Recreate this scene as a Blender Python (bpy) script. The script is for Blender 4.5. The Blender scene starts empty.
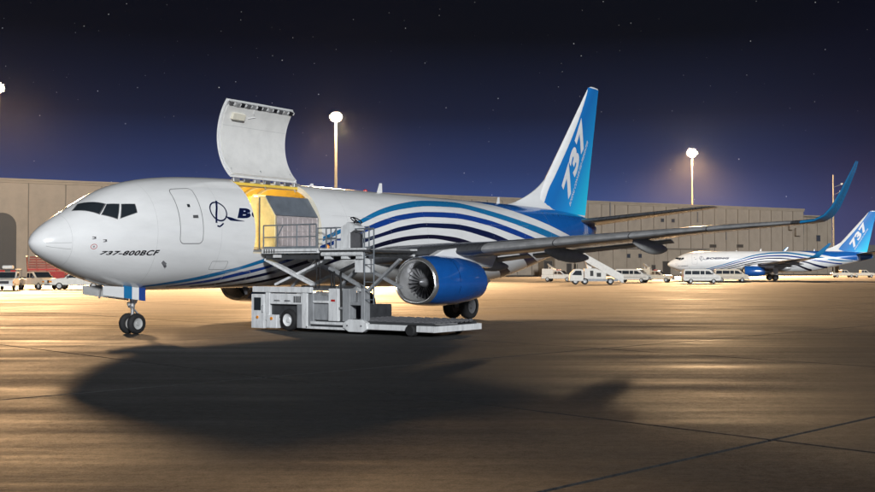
import bpy, bmesh, math, random
from mathutils import Vector, Matrix
random.seed(7)
R = math.radians
sc = bpy.context.scene
C = sc.collection

# ------------------------------------------------------------------ camera
CAM = Vector((-19.435, -29.14, 2.172)); YAW = .9525; PITCH = .0211; FPX = 1075.4   # photo is 875 x 492
FWD = Vector((math.sin(YAW), math.cos(YAW), 0)); RGT = Vector((math.cos(YAW), -math.sin(YAW), 0)); UP = Vector((0, 0, 1))
F2 = FWD*math.cos(PITCH) + UP*math.sin(PITCH); U2 = UP*math.cos(PITCH) - FWD*math.sin(PITCH)
cd = bpy.data.cameras.new('camera'); cam = bpy.data.objects.new('camera', cd); C.objects.link(cam)
cd.sensor_width = 36; cd.lens = 36*FPX/875; cd.clip_start = .1; cd.clip_end = 6000
cam.matrix_world = Matrix(((RGT.x, U2.x, -F2.x, CAM.x), (RGT.y, U2.y, -F2.y, CAM.y), (RGT.z, U2.z, -F2.z, CAM.z), (0, 0, 0, 1)))
sc.camera = cam
def ray(u, v): return F2 + RGT*((u-437.5)/FPX) - U2*((v-246)/FPX)
def G(u, v, z=0):                                   # pixel -> point on the ground
    d = ray(u, v); return CAM + d*((z-CAM.z)/d.z)
def PY(u, v, y):
    d = ray(u, v); return CAM + d*((y-CAM.y)/d.y)
def AT(u, v, dist):
    d = ray(u, v); return CAM + d*(dist/d.dot(FWD))

# ------------------------------------------------------------------ world, sun, exposure
w = bpy.data.worlds.new('World'); sc.world = w; w.use_nodes = True
nt = w.node_tree; nt.nodes.clear()
def N(t, ty, **k):
    n = t.nodes.new(ty)
    for a, b in k.items():
        if a.startswith('i_'): n.inputs[a[2:].replace('_', ' ')].default_value = b
        else: setattr(n, a, b)
    return n
def ramp(t, stops, interp='LINEAR'):
    n = t.nodes.new('ShaderNodeValToRGB'); e = n.color_ramp.elements; n.color_ramp.interpolation = interp
    while len(e) < len(stops): e.new(.5)
    for el, (p, c) in zip(e, stops): el.position = p; el.color = (*c, 1) if len(c) == 3 else c
    return n
tc = N(nt, 'ShaderNodeTexCoord'); sx = N(nt, 'ShaderNodeSeparateXYZ'); nt.links.new(tc.outputs['Generated'], sx.inputs[0])
rp = ramp(nt, [(0, (.048, .092, .275)), (.05, (.041, .078, .240)), (.09, (.024, .040, .122)), (.14, (.0105, .0145, .038)), (.21, (.0036, .0046, .0088)), (1, (.0016, .0020, .0042))])
nt.links.new(sx.outputs['Z'], rp.inputs[0])
nz = N(nt, 'ShaderNodeTexNoise', i_Scale=1.6, i_Detail=1.0); nt.links.new(tc.outputs['Generated'], nz.inputs['Vector'])
rp2 = ramp(nt, [(.47, (0, 0, 0)), (.68, (1, 1, 1))]); nt.links.new(nz.outputs[0], rp2.inputs[0])
pur = ramp(nt, [(0, (.075, .044, .070)), (.06, (.048, .030, .055)), (.11, (.016, .014, .032)), (.16, (.0065, .0070, .017)), (.24, (.0028, .0035, .009)), (1, (.0018, .0022, .005))])
nt.links.new(sx.outputs['Z'], pur.inputs[0])
mx = N(nt, 'ShaderNodeMix', data_type='RGBA'); nt.links.new(rp2.outputs[0], mx.inputs[0]); nt.links.new(rp.outputs[0], mx.inputs[6]); nt.links.new(pur.outputs[0], mx.inputs[7])
# stars
vo = N(nt, 'ShaderNodeTexVoronoi', i_Scale=190.0); nt.links.new(tc.outputs['Generated'], vo.inputs['Vector'])
st = N(nt, 'ShaderNodeMath', operation='LESS_THAN'); nt.links.new(vo.outputs['Distance'], st.inputs[0])
sp = N(nt, 'ShaderNodeSeparateColor'); nt.links.new(vo.outputs['Color'], sp.inputs[0])
sz = N(nt, 'ShaderNodeMath', operation='POWER'); nt.links.new(sp.outputs[0], sz.inputs[0]); sz.inputs[1].default_value = 1.5
sz2 = N(nt, 'ShaderNodeMath', operation='MULTIPLY'); nt.links.new(sz.outputs[0], sz2.inputs[0]); sz2.inputs[1].default_value = .085
nt.links.new(sz2.outputs[0], st.inputs[1])
sb = N(nt, 'ShaderNodeMath', operation='MULTIPLY'); nt.links.new(st.outputs[0], sb.inputs[0])
sb2 = N(nt, 'ShaderNodeMath', operation='POWER'); nt.links.new(sp.outputs[1], sb2.inputs[0]); sb2.inputs[1].default_value = 2.6
nt.links.new(sb2.outputs[0], sb.inputs[1])
add = N(nt, 'ShaderNodeMix', data_type='RGBA', blend_type='ADD'); add.inputs[0].default_value = .7
nt.links.new(mx.outputs[2], add.inputs[6]); nt.links.new(sb.outputs[0], add.inputs[7])
bg = N(nt, 'ShaderNodeBackground'); bg.inputs[1].default_value = 1.0
out = N(nt, 'ShaderNodeOutputWorld'); nt.links.new(add.outputs[2], bg.inputs[0]); nt.links.new(bg.outputs[0], out.inputs[0])

SUN_AZ, SUN_EL = R(-14), R(18)      # azimuth measured from straight behind the camera towards its left
sl = bpy.data.lights.new('sun', 'SUN'); so = bpy.data.objects.new('sun', sl); C.objects.link(so)
sl.energy = 3.6; sl.angle = R(8); sl.color = (.94, .97, 1)
sd = (-FWD*math.cos(SUN_AZ) - RGT*math.sin(SUN_AZ))*math.cos(SUN_EL) + UP*math.sin(SUN_EL)
so.rotation_euler = sd.to_track_quat('Z', 'Y').to_euler(); so.location = sd*100
LAMP_W = 3.3e6
vs = sc.view_settings; vs.view_transform = 'Standard'; vs.look = 'None'; vs.gamma = 1; vs.exposure = 0; vs.use_curve_mapping = False
sc.render.resolution_x = 1024; sc.render.resolution_y = 576

# ------------------------------------------------------------------ materials
MATS = {}
def mat(name, col, rough=.5, metal=0, coat=0, var=.08, nscale=3.0, bump=0, bscale=60, emit=None, estr=0, spec=.5, rvar=.1, coords='Object', stretch=None):
    if name in MATS: return MATS[name]
    m = bpy.data.materials.new(name); m.use_nodes = True; t = m.node_tree; b = t.nodes['Principled BSDF']
    b.inputs['Roughness'].default_value = rough; b.inputs['Metallic'].default_value = metal
    b.inputs['Coat Weight'].default_value = coat; b.inputs['Coat Roughness'].default_value = .06
    b.inputs['Specular IOR Level'].default_value = spec
    tc = N(t, 'ShaderNodeTexCoord'); vec = tc.outputs[coords]
    if stretch:
        mp = N(t, 'ShaderNodeMapping'); mp.inputs['Scale'].default_value = stretch; t.links.new(vec, mp.inputs[0]); vec = mp.outputs[0]
    n = N(t, 'ShaderNodeTexNoise', i_Scale=nscale, i_Detail=6.0, i_Roughness=.62); t.links.new(vec, n.inputs['Vector'])
    lo = tuple(max(0, c*(1-2.2*var)) for c in col); hi = tuple(min(1, c*(1+var)) for c in col)
    r = ramp(t, [(.28, lo), (.55, col), (.8, hi)]); t.links.new(n.outputs[0], r.inputs[0]); t.links.new(r.outputs[0], b.inputs['Base Color'])
    if rvar:
        mr = N(t, 'ShaderNodeMapRange'); mr.inputs[1].default_value = .3; mr.inputs[2].default_value = .7
        mr.inputs[3].default_value = max(.02, rough-rvar*rough); mr.inputs[4].default_value = min(1, rough+rvar*rough*1.6)
        t.links.new(n.outputs[0], mr.inputs[0]); t.links.new(mr.outputs[0], b.inputs['Roughness'])
    if bump:
        n2 = N(t, 'ShaderNodeTexNoise', i_Scale=bscale, i_Detail=4.0); t.links.new(vec, n2.inputs['Vector'])
        bp = N(t, 'ShaderNodeBump'); bp.inputs['Strength'].default_value = bump; bp.inputs['Distance'].default_value = .02
        t.links.new(n2.outputs[0], bp.inputs['Height']); t.links.new(bp.outputs[0], b.inputs['Normal'])
    if emit:
        b.inputs['Emission Color'].default_value = (*emit, 1); b.inputs['Emission Strength'].default_value = estr
    MATS[name] = m; return m
WHITE = mat('aircraft_white_paint', (.79, .79, .78), .22, coat=.7, var=.04, nscale=1.0, stretch=(.5, 2, 2))
TEAL = mat('teal_blue_paint', (.012, .17, .38), .22, coat=.5, var=.05)
ROYAL = mat('royal_blue_paint', (.010, .050, .26), .22, coat=.5, var=.05)
NAVY = mat('navy_paint', (.006, .012, .055), .22, coat=.5, var=.05)
BLACKN = mat('black_navy_paint', (.005, .006, .022), .22, coat=.5, var=.05)
TAILB = mat('tail_blue_paint', (.007, .11, .40), .22, coat=.5, var=.06)
ENGB = mat('engine_blue_paint', (.008, .088, .34), .16, coat=1.0, var=.05)
BLACK = mat('black_marking_paint', (.008, .008, .012), .3)
GREY = mat('light_grey_paint', (.42, .42, .41), .35, coat=.2, var=.08)
DGREY = mat('dark_grey_paint', (.10, .10, .105), .45, var=.12)
WINGM = mat('wing_grey_metal', (.085, .088, .095), .28, metal=.3, coat=.2, var=.10, nscale=2, stretch=(.5, 3, 1))
CHROME = mat('polished_lip_metal', (.86, .85, .83), .20, metal=.9, var=.05)
STEEL = mat('steel_metal', (.52, .52, .52), .38, metal=.6, var=.12)
DSTEEL = mat('dark_titanium_metal', (.24, .24, .25), .34, metal=.55, var=.12)
RUBBER = mat('black_rubber', (.014, .014, .015), .75, var=.2, bump=.15)
GLASS = mat('dark_window_glass', (.02, .026, .032), .05, var=.05, spec=.6, rvar=0)
LINING = mat('yellow_hold_lining', (.88, .62, .10), .5, var=.10, nscale=2.2, bump=.1)
ENDGLOW = mat('container_end_painted_glow', (.80, .66, .30), .5, var=.08)  # aluminium end; the yellow of the hold light is painted into its colour
LINW = mat('pale_hold_lining', (.74, .70, .58), .5, var=.08)
DOORIN = mat('door_inner_panel_grey', (.74, .73, .70), .22, coat=.3, var=.05, nscale=2)
LOADW = mat('loader_white_paint', (.68, .69, .69), .42, var=.13, nscale=2.2, bump=.05, stretch=(3, 3, .8))
LOADG = mat('loader_grey_paint', (.28, .29, .30), .5, var=.16, nscale=2.2, stretch=(3, 3, .8))
LOADD = mat('loader_dark_steel', (.045, .047, .05), .5, var=.2)
RAIL = mat('rail_grey_paint', (.16, .18, .20), .45, var=.15)
ULDTOP = mat('container_slate_canopy', (.13, .15, .175), .55, var=.10, bump=.15, bscale=40)
QUILT = mat('container_quilted_foil', (.62, .55, .54), .38, metal=.35, var=.10, nscale=6)
VWHITE = mat('vehicle_white_paint', (.66, .63, .57), .3, coat=.4, var=.06)
VTAN = mat('vehicle_cream_paint', (.60, .52, .40), .3, coat=.4, var=.06)
TAILL = mat('red_lamp_glass', (.45, .015, .012), .25)
AMBER = mat('amber_lamp_glass', (.7, .25, .02), .25)
HEADL = mat('headlight_glass', (.6, .6, .58), .12)
POLE = mat('galvanised_mast', (.20, .17, .12), .5, metal=.3, var=.1)
LAMPE = mat('floodlight_lens', (.9, .85, .7), .3, emit=(1, .80, .48), estr=160)
PANEL = mat('hangar_panel_tan', (.205, .170, .132), .7, var=.10, nscale=.25, bump=.05)
PANEL2 = mat('annex_panel_grey', (.200, .165, .125), .7, var=.10, nscale=.3)
ROOFT = mat('hangar_trim', (.10, .088, .072), .7, var=.1)
DARKO = mat('dark_opening', (.018, .017, .016), .6, var=.1)
RUST = mat('rust_red_steel', (.22, .055, .035), .6, var=.25, nscale=5)
RUST2 = mat('bright_red_steel', (.36, .03, .025), .5, var=.2, nscale=5)
LITW = mat('lit_window', (.8, .7, .45), .4, emit=(1, .78, .42), estr=1.2)

def fin_paint():
    m = bpy.data.materials.new('fin_blue_fade_paint'); m.use_nodes = True; t = m.node_tree; b = t.nodes['Principled BSDF']
    b.inputs['Roughness'].default_value = .22; b.inputs['Coat Weight'].default_value = .5
    tc = N(t, 'ShaderNodeTexCoord'); s = N(t, 'ShaderNodeSeparateXYZ'); t.links.new(tc.outputs['Object'], s.inputs[0])
    # livery fade: royal blue along the leading edge to cyan along the lower trailing edge
    ml = N(t, 'ShaderNodeMath', operation='MULTIPLY_ADD'); t.links.new(s.outputs['Z'], ml.inputs[0]); ml.inputs[1].default_value = -.78
    t.links.new(s.outputs['X'], ml.inputs[2])
    mr = N(t, 'ShaderNodeMapRange'); t.links.new(ml.outputs[0], mr.inputs[0]); mr.inputs[1].default_value = 27.6; mr.inputs[2].default_value = 31.9
    r = ramp(t, [(0, (.012, .17, .50)), (.45, (.012, .31, .70)), (1, (.014, .66, .92))]); t.links.new(mr.outputs[0], r.inputs[0]); t.links.new(r.outputs[0], b.inputs['Base Color'])
    return m
FINB = fin_paint()

def concrete(name, k):
    m = bpy.data.materials.new(name); m.use_nodes = True; t = m.node_tree; b = t.nodes['Principled BSDF']
    geo = N(t, 'ShaderNodeNewGeometry'); oi = N(t, 'ShaderNodeObjectInfo')
    mp = N(t, 'ShaderNodeMapping'); mp.inputs['Rotation'].default_value = (0, 0, R(54.6)); mp.inputs['Scale'].default_value = (1, 1, 1)
    t.links.new(geo.outputs['Position'], mp.inputs[0])
    ms = N(t, 'ShaderNodeMapping'); ms.inputs['Scale'].default_value = (.085, 1.0, 1); t.links.new(mp.outputs[0], ms.inputs[0])
    n1 = N(t, 'ShaderNodeTexNoise', i_Scale=1.0, i_Detail=5.0, i_Roughness=.55); t.links.new(ms.outputs[0], n1.inputs['Vector'])       # long drag / wash streaks
    n2 = N(t, 'ShaderNodeTexNoise', i_Scale=.22, i_Detail=7.0, i_Roughness=.66); t.links.new(geo.outputs['Position'], n2.inputs['Vector'])  # blotches
    n3 = N(t, 'ShaderNodeTexNoise', i_Scale=38.0, i_Detail=5.0, i_Roughness=.7); t.links.new(geo.outputs['Position'], n3.inputs['Vector']) # grain
    mb = N(t, 'ShaderNodeMapping'); mb.inputs['Scale'].default_value = (1.2, 34, 1); mb.inputs['Rotation'].default_value = (0, 0, R(-31)); t.links.new(mp.outputs[0], mb.inputs[0])
    n4 = N(t, 'ShaderNodeTexNoise', i_Scale=1.0, i_Detail=3.0); t.links.new(mb.outputs[0], n4.inputs['Vector'])                          # broom finish
    c1 = ramp(t, [(.30, (.036*k, .041*k, .047*k)), (.52, (.056*k, .062*k, .070*k)), (.72, (.084*k, .090*k, .097*k))]); t.links.new(n1.outputs[0], c1.inputs[0])
    c2 = ramp(t, [(.30, (.45, .45, .46)), (.44, (.85, .85, .85)), (.65, (1.15, 1.12, 1.08))]); t.links.new(n2.outputs[0], c2.inputs[0])
    mu = N(t, 'ShaderNodeMix', data_type='RGBA', blend_type='MULTIPLY'); mu.inputs[0].default_value = 1; t.links.new(c1.outputs[0], mu.inputs[6]); t.links.new(c2.outputs[0], mu.inputs[7])
    c3 = ramp(t, [(.3, (.55, .55, .55)), (.7, (1.4, 1.4, 1.4))]); t.links.new(n3.outputs[0], c3.inputs[0])
    mu2 = N(t, 'ShaderNodeMix', data_type='RGBA', blend_type='MULTIPLY'); mu2.inputs[0].default_value = 1; t.links.new(mu.outputs[2], mu2.inputs[6]); t.links.new(c3.outputs[0], mu2.inputs[7])
    hs = N(t, 'ShaderNodeMapRange'); t.links.new(oi.outputs['Random'], hs.inputs[0]); hs.inputs[3].default_value = .88; hs.inputs[4].default_value = 1.1
    mu3 = N(t, 'ShaderNodeVectorMath', operation='SCALE'); t.links.new(mu2.outputs[2], mu3.inputs[0]); t.links.new(hs.outputs[0], mu3.inputs['Scale'])
    t.links.new(mu3.outputs[0], b.inputs['Base Color'])
    m6 = N(t, 'ShaderNodeMapping'); m6.inputs['Scale'].default_value = (.035, .26, 1); t.links.new(mp.outputs[0], m6.inputs[0])
    n6 = N(t, 'ShaderNodeTexNoise', i_Scale=1.0, i_Detail=4.0, i_Roughness=.6); t.links.new(m6.outputs[0], n6.inputs['Vector'])        # broad damp, worn bands
    mix6 = N(t, 'ShaderNodeMath', operation='ADD'); t.links.new(n1.outputs[0], mix6.inputs[0]); bl = N(t, 'ShaderNodeMix', data_type='FLOAT'); bl.inputs[0].default_value = .5; t.links.new(n6.outputs[0], bl.inputs[2]); t.links.new(n2.outputs[0], bl.inputs[3]); t.links.new(bl.outputs[0], mix6.inputs[1])
    ra = N(t, 'ShaderNodeMapRange'); t.links.new(mix6.outputs[0], ra.inputs[0]); ra.inputs[1].default_value = .74; ra.inputs[2].default_value = 1.28; ra.inputs[3].default_value = .93; ra.inputs[4].default_value = .54
    t.links.new(ra.outputs[0], b.inputs['Roughness']); 
    n5 = N(t, 'ShaderNodeTexNoise', i_Scale=7.0, i_Detail=6.0, i_Roughness=.75); t.links.new(geo.outputs['Position'], n5.inputs['Vector'])
    ad = N(t, 'ShaderNodeMath', operation='MULTIPLY_ADD'); t.links.new(n3.outputs[0], ad.inputs[0]); ad.inputs[1].default_value = .8; t.links.new(n5.outputs[0], ad.inputs[2])
    sp_l = N(t, 'ShaderNodeMapRange'); t.links.new(ad.outputs[0], sp_l.inputs[0]); sp_l.inputs[1].default_value = .66; sp_l.inputs[2].default_value = 1.12; sp_l.inputs[3].default_value = .14; sp_l.inputs[4].default_value = .74
    t.links.new(sp_l.outputs[0], b.inputs['Specular IOR Level'])
    b.inputs['Specular Tint'].default_value = (1, .97, .93, 1)
    h = N(t, 'ShaderNodeMath', operation='MULTIPLY_ADD'); t.links.new(n3.outputs[0], h.inputs[0]); h.inputs[1].default_value = .6; t.links.new(n4.outputs[0], h.inputs[2])
    bp = N(t, 'ShaderNodeBump'); bp.inputs['Strength'].default_value = .7; bp.inputs['Distance'].default_value = .014; t.links.new(h.outputs[0], bp.inputs['Height']); t.links.new(bp.outputs[0], b.inputs['Normal'])
    return m
CONC = concrete('apron_concrete', .27)
SEAL = mat('joint_sealant', (.006, .006, .007), .9, var=.2, coords='Object', spec=.02)

# ------------------------------------------------------------------ mesh helpers
class MB:
    def __init__(s): s.v = []; s.f = []
    def add(s, v, f):
        o = len(s.v); s.v += [tuple(p) for p in v]; s.f += [tuple(i+o for i in q) for q in f]; return s
    def box(s, x0, x1, y0, y1, z0, z1):
        return s.add([(x, y, z) for x in (x0, x1) for y in (y0, y1) for z in (z0, z1)], [(0, 1, 3, 2), (4, 6, 7, 5), (0, 4, 5, 1), (2, 3, 7, 6), (0, 2, 6, 4), (1, 5, 7, 3)])
    def hexa(s, b, t):                              # two quads, bottom and top
        return s.add(list(b)+list(t), [(3, 2, 1, 0), (4, 5, 6, 7), (0, 1, 5, 4), (1, 2, 6, 5), (2, 3, 7, 6), (3, 0, 4, 7)])
    def bar(s, p, q, w, h, up=(0, 0, 1)):
        p, q = Vector(p), Vector(q); d = (q-p).normalized(); a = d.cross(Vector(up))
        if a.length < 1e-4: a = d.cross(Vector((1, 0, 0)))
        a.normalize(); b = a.cross(d); a *= w/2; b *= h/2
        return s.hexa([p-a-b, p+a-b, p+a+b, p-a+b], [q-a-b, q+a-b, q+a+b, q-a+b])
    def tube(s, pts, r, n=8, cap=True):
        pts = [Vector(p) for p in pts]; rr = r if isinstance(r, (list, tuple)) else [r]*len(pts); o = len(s.v); ref = None
        for i, p in enumerate(pts):
            d = (pts[min(i+1, len(pts)-1)]-pts[max(i-1, 0)]).normalized()
            if ref is None: ref = Vector((0, 0, 1)) if abs(d.z) < .9 else Vector((1, 0, 0))
            a = d.cross(ref).normalized(); b = d.cross(a).normalized(); ref = a.cross(d)*1.0 if False else ref
            for k in range(n):
                t = 2*math.pi*k/n; s.v.append(tuple(p+(a*math.cos(t)+b*math.sin(t))*rr[i]))
        for i in range(len(pts)-1):
            for k in range(n):
                k2 = (k+1) % n; s.f.append((o+i*n+k, o+i*n+k2, o+(i+1)*n+k2, o+(i+1)*n+k))
        if cap: s.f.append(tuple(o+k for k in range(n))[::-1]); s.f.append(tuple(o+(len(pts)-1)*n+k for k in range(n)))
        return s
    def lathe(s, prof, org, ax, n=32, sy=1, sz=1, cap=False):   # prof (along, radius)
        org = Vector(org); ax = Vector(ax).normalized(); ref = Vector((0, 0, 1)) if abs(ax.z) < .9 else Vector((1, 0, 0))
        a = ax.cross(ref).normalized(); b = a.cross(ax); o = len(s.v)
        for (t, r) in prof:
            for k in range(n):
                th = 2*math.pi*k/n; s.v.append(tuple(org+ax*t+a*math.cos(th)*r*sy+b*math.sin(th)*r*sz))
        for i in range(len(prof)-1):
            for k in range(n):
                k2 = (k+1) % n; s.f.append((o+i*n+k, o+(i+1)*n+k, o+(i+1)*n+k2, o+i*n+k2))
        if cap: s.f.append(tuple(o+k for k in range(n))); s.f.append(tuple(o+(len(prof)-1)*n+k for k in range(n))[::-1])
        return s
    def grid(s, fn, us, vs_, skip=None):
        o = len(s.v); nv = len(vs_)
        for u in us:
            for v in vs_: s.v.append(tuple(fn(u, v)))
        for i in range(len(us)-1):
            for j in range(nv-1):
                if skip and skip((us[i]+us[i+1])/2, (vs_[j]+vs_[j+1])/2): continue
                s.f.append((o+i*nv+j, o+i*nv+j+1, o+(i+1)*nv+j+1, o+(i+1)*nv+j))
        return s
    def loft(s, rings, cap=True):
        o = len(s.v); n = len(rings[0])
        for r in rings: s.v += [tuple(p) for p in r]
        for i in range(len(rings)-1):
            for k in range(n):
                k2 = (k+1) % n; s.f.append((o+i*n+k, o+i*n+k2, o+(i+1)*n+k2, o+(i+1)*n+k))
        if cap: s.f.append(tuple(o+k for k in range(n))[::-1]); s.f.append(tuple(o+(len(rings)-1)*n+k for k in range(n)))
        return s
    def prism(s, poly, y0, y1):                     # poly in (x,z), extruded along y
        n = len(poly); return s.add([(x, y0, z) for x, z in poly]+[(x, y1, z) for x, z in poly],
            [tuple(range(n)), tuple(range(2*n-1, n-1, -1))]+[(i, i+n, (i+1) % n+n, (i+1) % n) for i in range(n)])
    def build(s, name, m, parent=None, smooth=False, bevel=0, clean=False):
        me = bpy.data.meshes.new(name); me.from_pydata(s.v, [], s.f); me.update()
        bm = bmesh.new(); bm.from_mesh(me)
        if clean: bmesh.ops.remove_doubles(bm, verts=bm.verts, dist=1e-5)
        bmesh.ops.recalc_face_normals(bm, faces=bm.faces)
        if bevel:
            es = [e for e in bm.edges if len(e.link_faces) == 2 and e.calc_face_angle(0) > .5]
            bmesh.ops.bevel(bm, geom=es, offset=bevel, segments=1, affect='EDGES', clamp_overlap=True)
        bm.to_mesh(me); bm.free()
        if smooth:
            me.polygons.foreach_set('use_smooth', [True]*len(me.polygons))
            try: me.set_sharp_from_angle(angle=R(smooth if smooth is not True else 40))
            except Exception: pass
        if m: me.materials.append(m)
        o = bpy.data.objects.new(name, me); C.objects.link(o)
        if parent: o.parent = parent
        return o
def tag(o, label, cat, group=None):
    o['label'] = label; o['category'] = cat
    if group: o['group'] = group
    return o
def thing(name, label, cat, loc=(0, 0, 0), rz=0, group=None):
    o = bpy.data.objects.new(name, None); C.objects.link(o); o.location = loc; o.rotation_euler = (0, 0, rz); o.empty_display_size = .3
    return tag(o, label, cat, group)
def structure(o): o['kind'] = 'structure'; return o
def copy_tree(o, parent=None):
    c = o.copy(); C.objects.link(c); c.parent = parent
    for ch in o.children: copy_tree(ch, c)
    return c
def text_mesh(s, bold=.02, shear=0.0, space=1.0):
    cu = bpy.data.curves.new('txt', 'FONT'); cu.body = s; cu.offset = bold; cu.shear = shear; cu.space_character = space; cu.resolution_u = 4; cu.size = 1
    o = bpy.data.objects.new('txt', cu); C.objects.link(o); bpy.context.view_layer.update()
    me = bpy.data.meshes.new_from_object(o.evaluated_get(bpy.context.evaluated_depsgraph_get()))
    bpy.data.objects.remove(o); bpy.data.curves.remove(cu)
    bm = bmesh.new(); bm.from_mesh(me); bpy.data.meshes.remove(me)
    bmesh.ops.triangulate(bm, faces=bm.faces)
    xs = [v.co.x for v in bm.verts]; ys = [v.co.y for v in bm.verts]; x0, x1, y0, y1 = min(xs), max(xs), min(ys), max(ys)
    for v in bm.verts: v.co = ((v.co.x-x0)/(x1-x0), (v.co.y-y0)/(y1-y0), 0)
    return bm
def letter(name, bm, fn, m, parent, cuts=6):         # fn maps unit square to a surface
    for i in range(1, cuts):
        bmesh.ops.bisect_plane(bm, geom=bm.verts[:]+bm.edges[:]+bm.faces[:], plane_co=(0, i/cuts, 0), plane_no=(0, 1, 0))
    for v in bm.verts: v.co = fn(v.co.x, v.co.y)
    me = bpy.data.meshes.new(name); bm.to_mesh(me); bm.free(); me.materials.append(m)
    o = bpy.data.objects.new(name, me); C.objects.link(o); o.parent = parent; return o

# ------------------------------------------------------------------ ground
SA = R(-10.2); SU = Vector((math.cos(SA), math.sin(SA), 0)); SV = Vector((-SU.y, SU.x, 0)); S0 = G(772, 440); SL = 11.0
I0, I1, J0, J1 = -4, 9, -2, 9
ap = MB(); ext = 2500
ap.add([(-ext, -ext, -.05), (ext, -ext, -.05), (ext, ext, -.05), (-ext, ext, -.05)], [(0, 1, 2, 3)])
apron = structure(ap.build('ground', SEAL)); apron['label'] = 'dark jointed concrete airport apron'
slm = None; jw = .034; gx, gy = SL/2-jw, SL/2-jw; ch = .004
for i in range(I0, I1):
    for j in range(J0, J1):
        c = S0 + SU*(SL*(i+.5)) + SV*(SL*(j+.5))
        if slm is None:
            b = MB(); lo = [(-gx, -gy), (gx, -gy), (gx, gy), (-gx, gy)]; hi = [(x*(1-ch/gx), y*(1-ch/gy)) for x, y in lo]
            b.add([(x, y, -.06) for x, y in lo]+[(x, y, -.008) for x, y in lo]+[(x, y, 0) for x, y in hi],
                  [(0, 1, 5, 4), (1, 2, 6, 5), (2, 3, 7, 6), (3, 0, 4, 7), (4, 5, 9, 8), (5, 6, 10, 9), (6, 7, 11, 10), (7, 4, 8, 11), (8, 9, 10, 11)])
            o = b.build('slab', CONC, apron); slm = o.data
        else:
            o = bpy.data.objects.new('slab', slm); C.objects.link(o); o.parent = apron
        o.location = c + Vector((0, 0, random.uniform(-.002, .002))); o.rotation_euler = (0, 0, SA)
def sp_(i, j): return S0 + SU*(SL*i) + SV*(SL*j)
far = MB(); b0, b1, c0, c1 = I0, I1, J0, J1; E = 220
for (ia, ib, ja, jb) in ((-E, E, -E, c0), (-E, E, c1, E), (-E, b0, c0, c1), (b1, E, c0, c1)):
    q = [sp_(ia, ja), sp_(ib, ja), sp_(ib, jb), sp_(ia, jb)]
    far.add([(p.x, p.y, 0) for p in q], [(0, 1, 2, 3)])
far.build('far_apron', CONC, apron)

# ------------------------------------------------------------------ fuselage surface
K = [(0.09, 2.96, 2.96, 0.00, 2.96), (0.13, 3.10, 2.83, 0.16, 2.96), (0.25, 3.28, 2.68, 0.34, 2.95), (0.50, 3.50, 2.50, 0.53, 2.95), (1.00, 3.83, 2.25, 0.80, 2.98),
     (1.50, 4.12, 2.03, 1.05, 3.05), (2.00, 4.41, 1.84, 1.26, 3.13), (2.60, 4.73, 1.67, 1.46, 3.23), (3.20, 4.95, 1.54, 1.61, 3.32), (4.00, 5.15, 1.46, 1.75, 3.40),
     (5.00, 5.30, 1.45, 1.84, 3.44), (6.00, 5.38, 1.45, 1.875, 3.46), (7.00, 5.43, 1.46, 1.88, 3.465), (8.50, 5.46, 1.465, 1.88, 3.47), (16.0, 5.475, 1.475, 1.88, 3.48),
     (24.0, 5.475, 1.475, 1.88, 3.48), (26.0, 5.475, 1.62, 1.86, 3.55), (28.0, 5.47, 1.98, 1.77, 3.72), (30.0, 5.455, 2.42, 1.60, 3.94), (32.0, 5.42, 2.88, 1.36, 4.15),
     (34.0, 5.33, 3.34, 1.06, 4.34), (35.5, 5.18, 3.67, 0.80, 4.43), (36.5, 4.98, 3.90, 0.56, 4.44), (37.1, 4.75, 4.08, 0.33, 4.42), (37.25, 4.62, 4.18, 0.20, 4.40)]
def pchip(xk, yk):
    n = len(xk); h = [xk[i+1]-xk[i] for i in range(n-1)]; d = [(yk[i+1]-yk[i])/h[i] for i in range(n-1)]; m = [0]*n
    for i in range(1, n-1):
        if d[i-1]*d[i] > 0:
            w1 = 2*h[i]+h[i-1]; w2 = h[i]+2*h[i-1]; m[i] = (w1+w2)/(w1/d[i-1]+w2/d[i])
    m[0], m[-1] = d[0], d[-1]
    def f(x):
        x = min(max(x, xk[0]), xk[-1]); i = 0
        while i < n-2 and x > xk[i+1]: i += 1
        t = (x-xk[i])/h[i]
        return (2*t**3-3*t**2+1)*yk[i]+(t**3-2*t**2+t)*h[i]*m[i]+(3*t**2-2*t**3)*yk[i+1]+(t**3-t**2)*h[i]*m[i+1]
    return f
sk = [math.sqrt(k[0]-.09) for k in K]; SEC = [pchip(sk, [k[j] for k in K]) for j in range(1, 5)]; CACHE = {}
def sec(x):
    x = round(x, 4)
    if x not in CACHE:
        s = math.sqrt(max(0, x-.09)); CACHE[x] = [f(s) for f in SEC]
    return CACHE[x]
def S(x, th, off=0.0):                               # th in degrees from the crown towards the port side
    zt, zb, hw, zm = sec(x); t = R(th); c = math.cos(t); a = (zt-zm) if c > 0 else (zm-zb)
    p = Vector((x, -hw*math.sin(t), zm+a*c))
    if off: p += SN(x, th)*off
    return p
def SN(x, th):
    e = .01; a = S(min(x+e, 37.25), th)-S(max(x-e, .09), th); b = S(x, th+.5)-S(x, th-.5); n = b.cross(a)
    if n.length < 1e-9: return Vector((-1, 0, 0))
    n.normalize(); c = S(x, th)-Vector((x+.001, 0, sec(x)[3]))
    return n if n.dot(c) > 0 else -n
OX0, OX1, OT0, OT1 = 7.80, 11.32, 17.5, 112.0
def in_open(x, th): return OX0 < x < OX1 and OT0 < th < OT1
def lin(a, b, n): return [a+(b-a)*i/n for i in range(n+1)]
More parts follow.
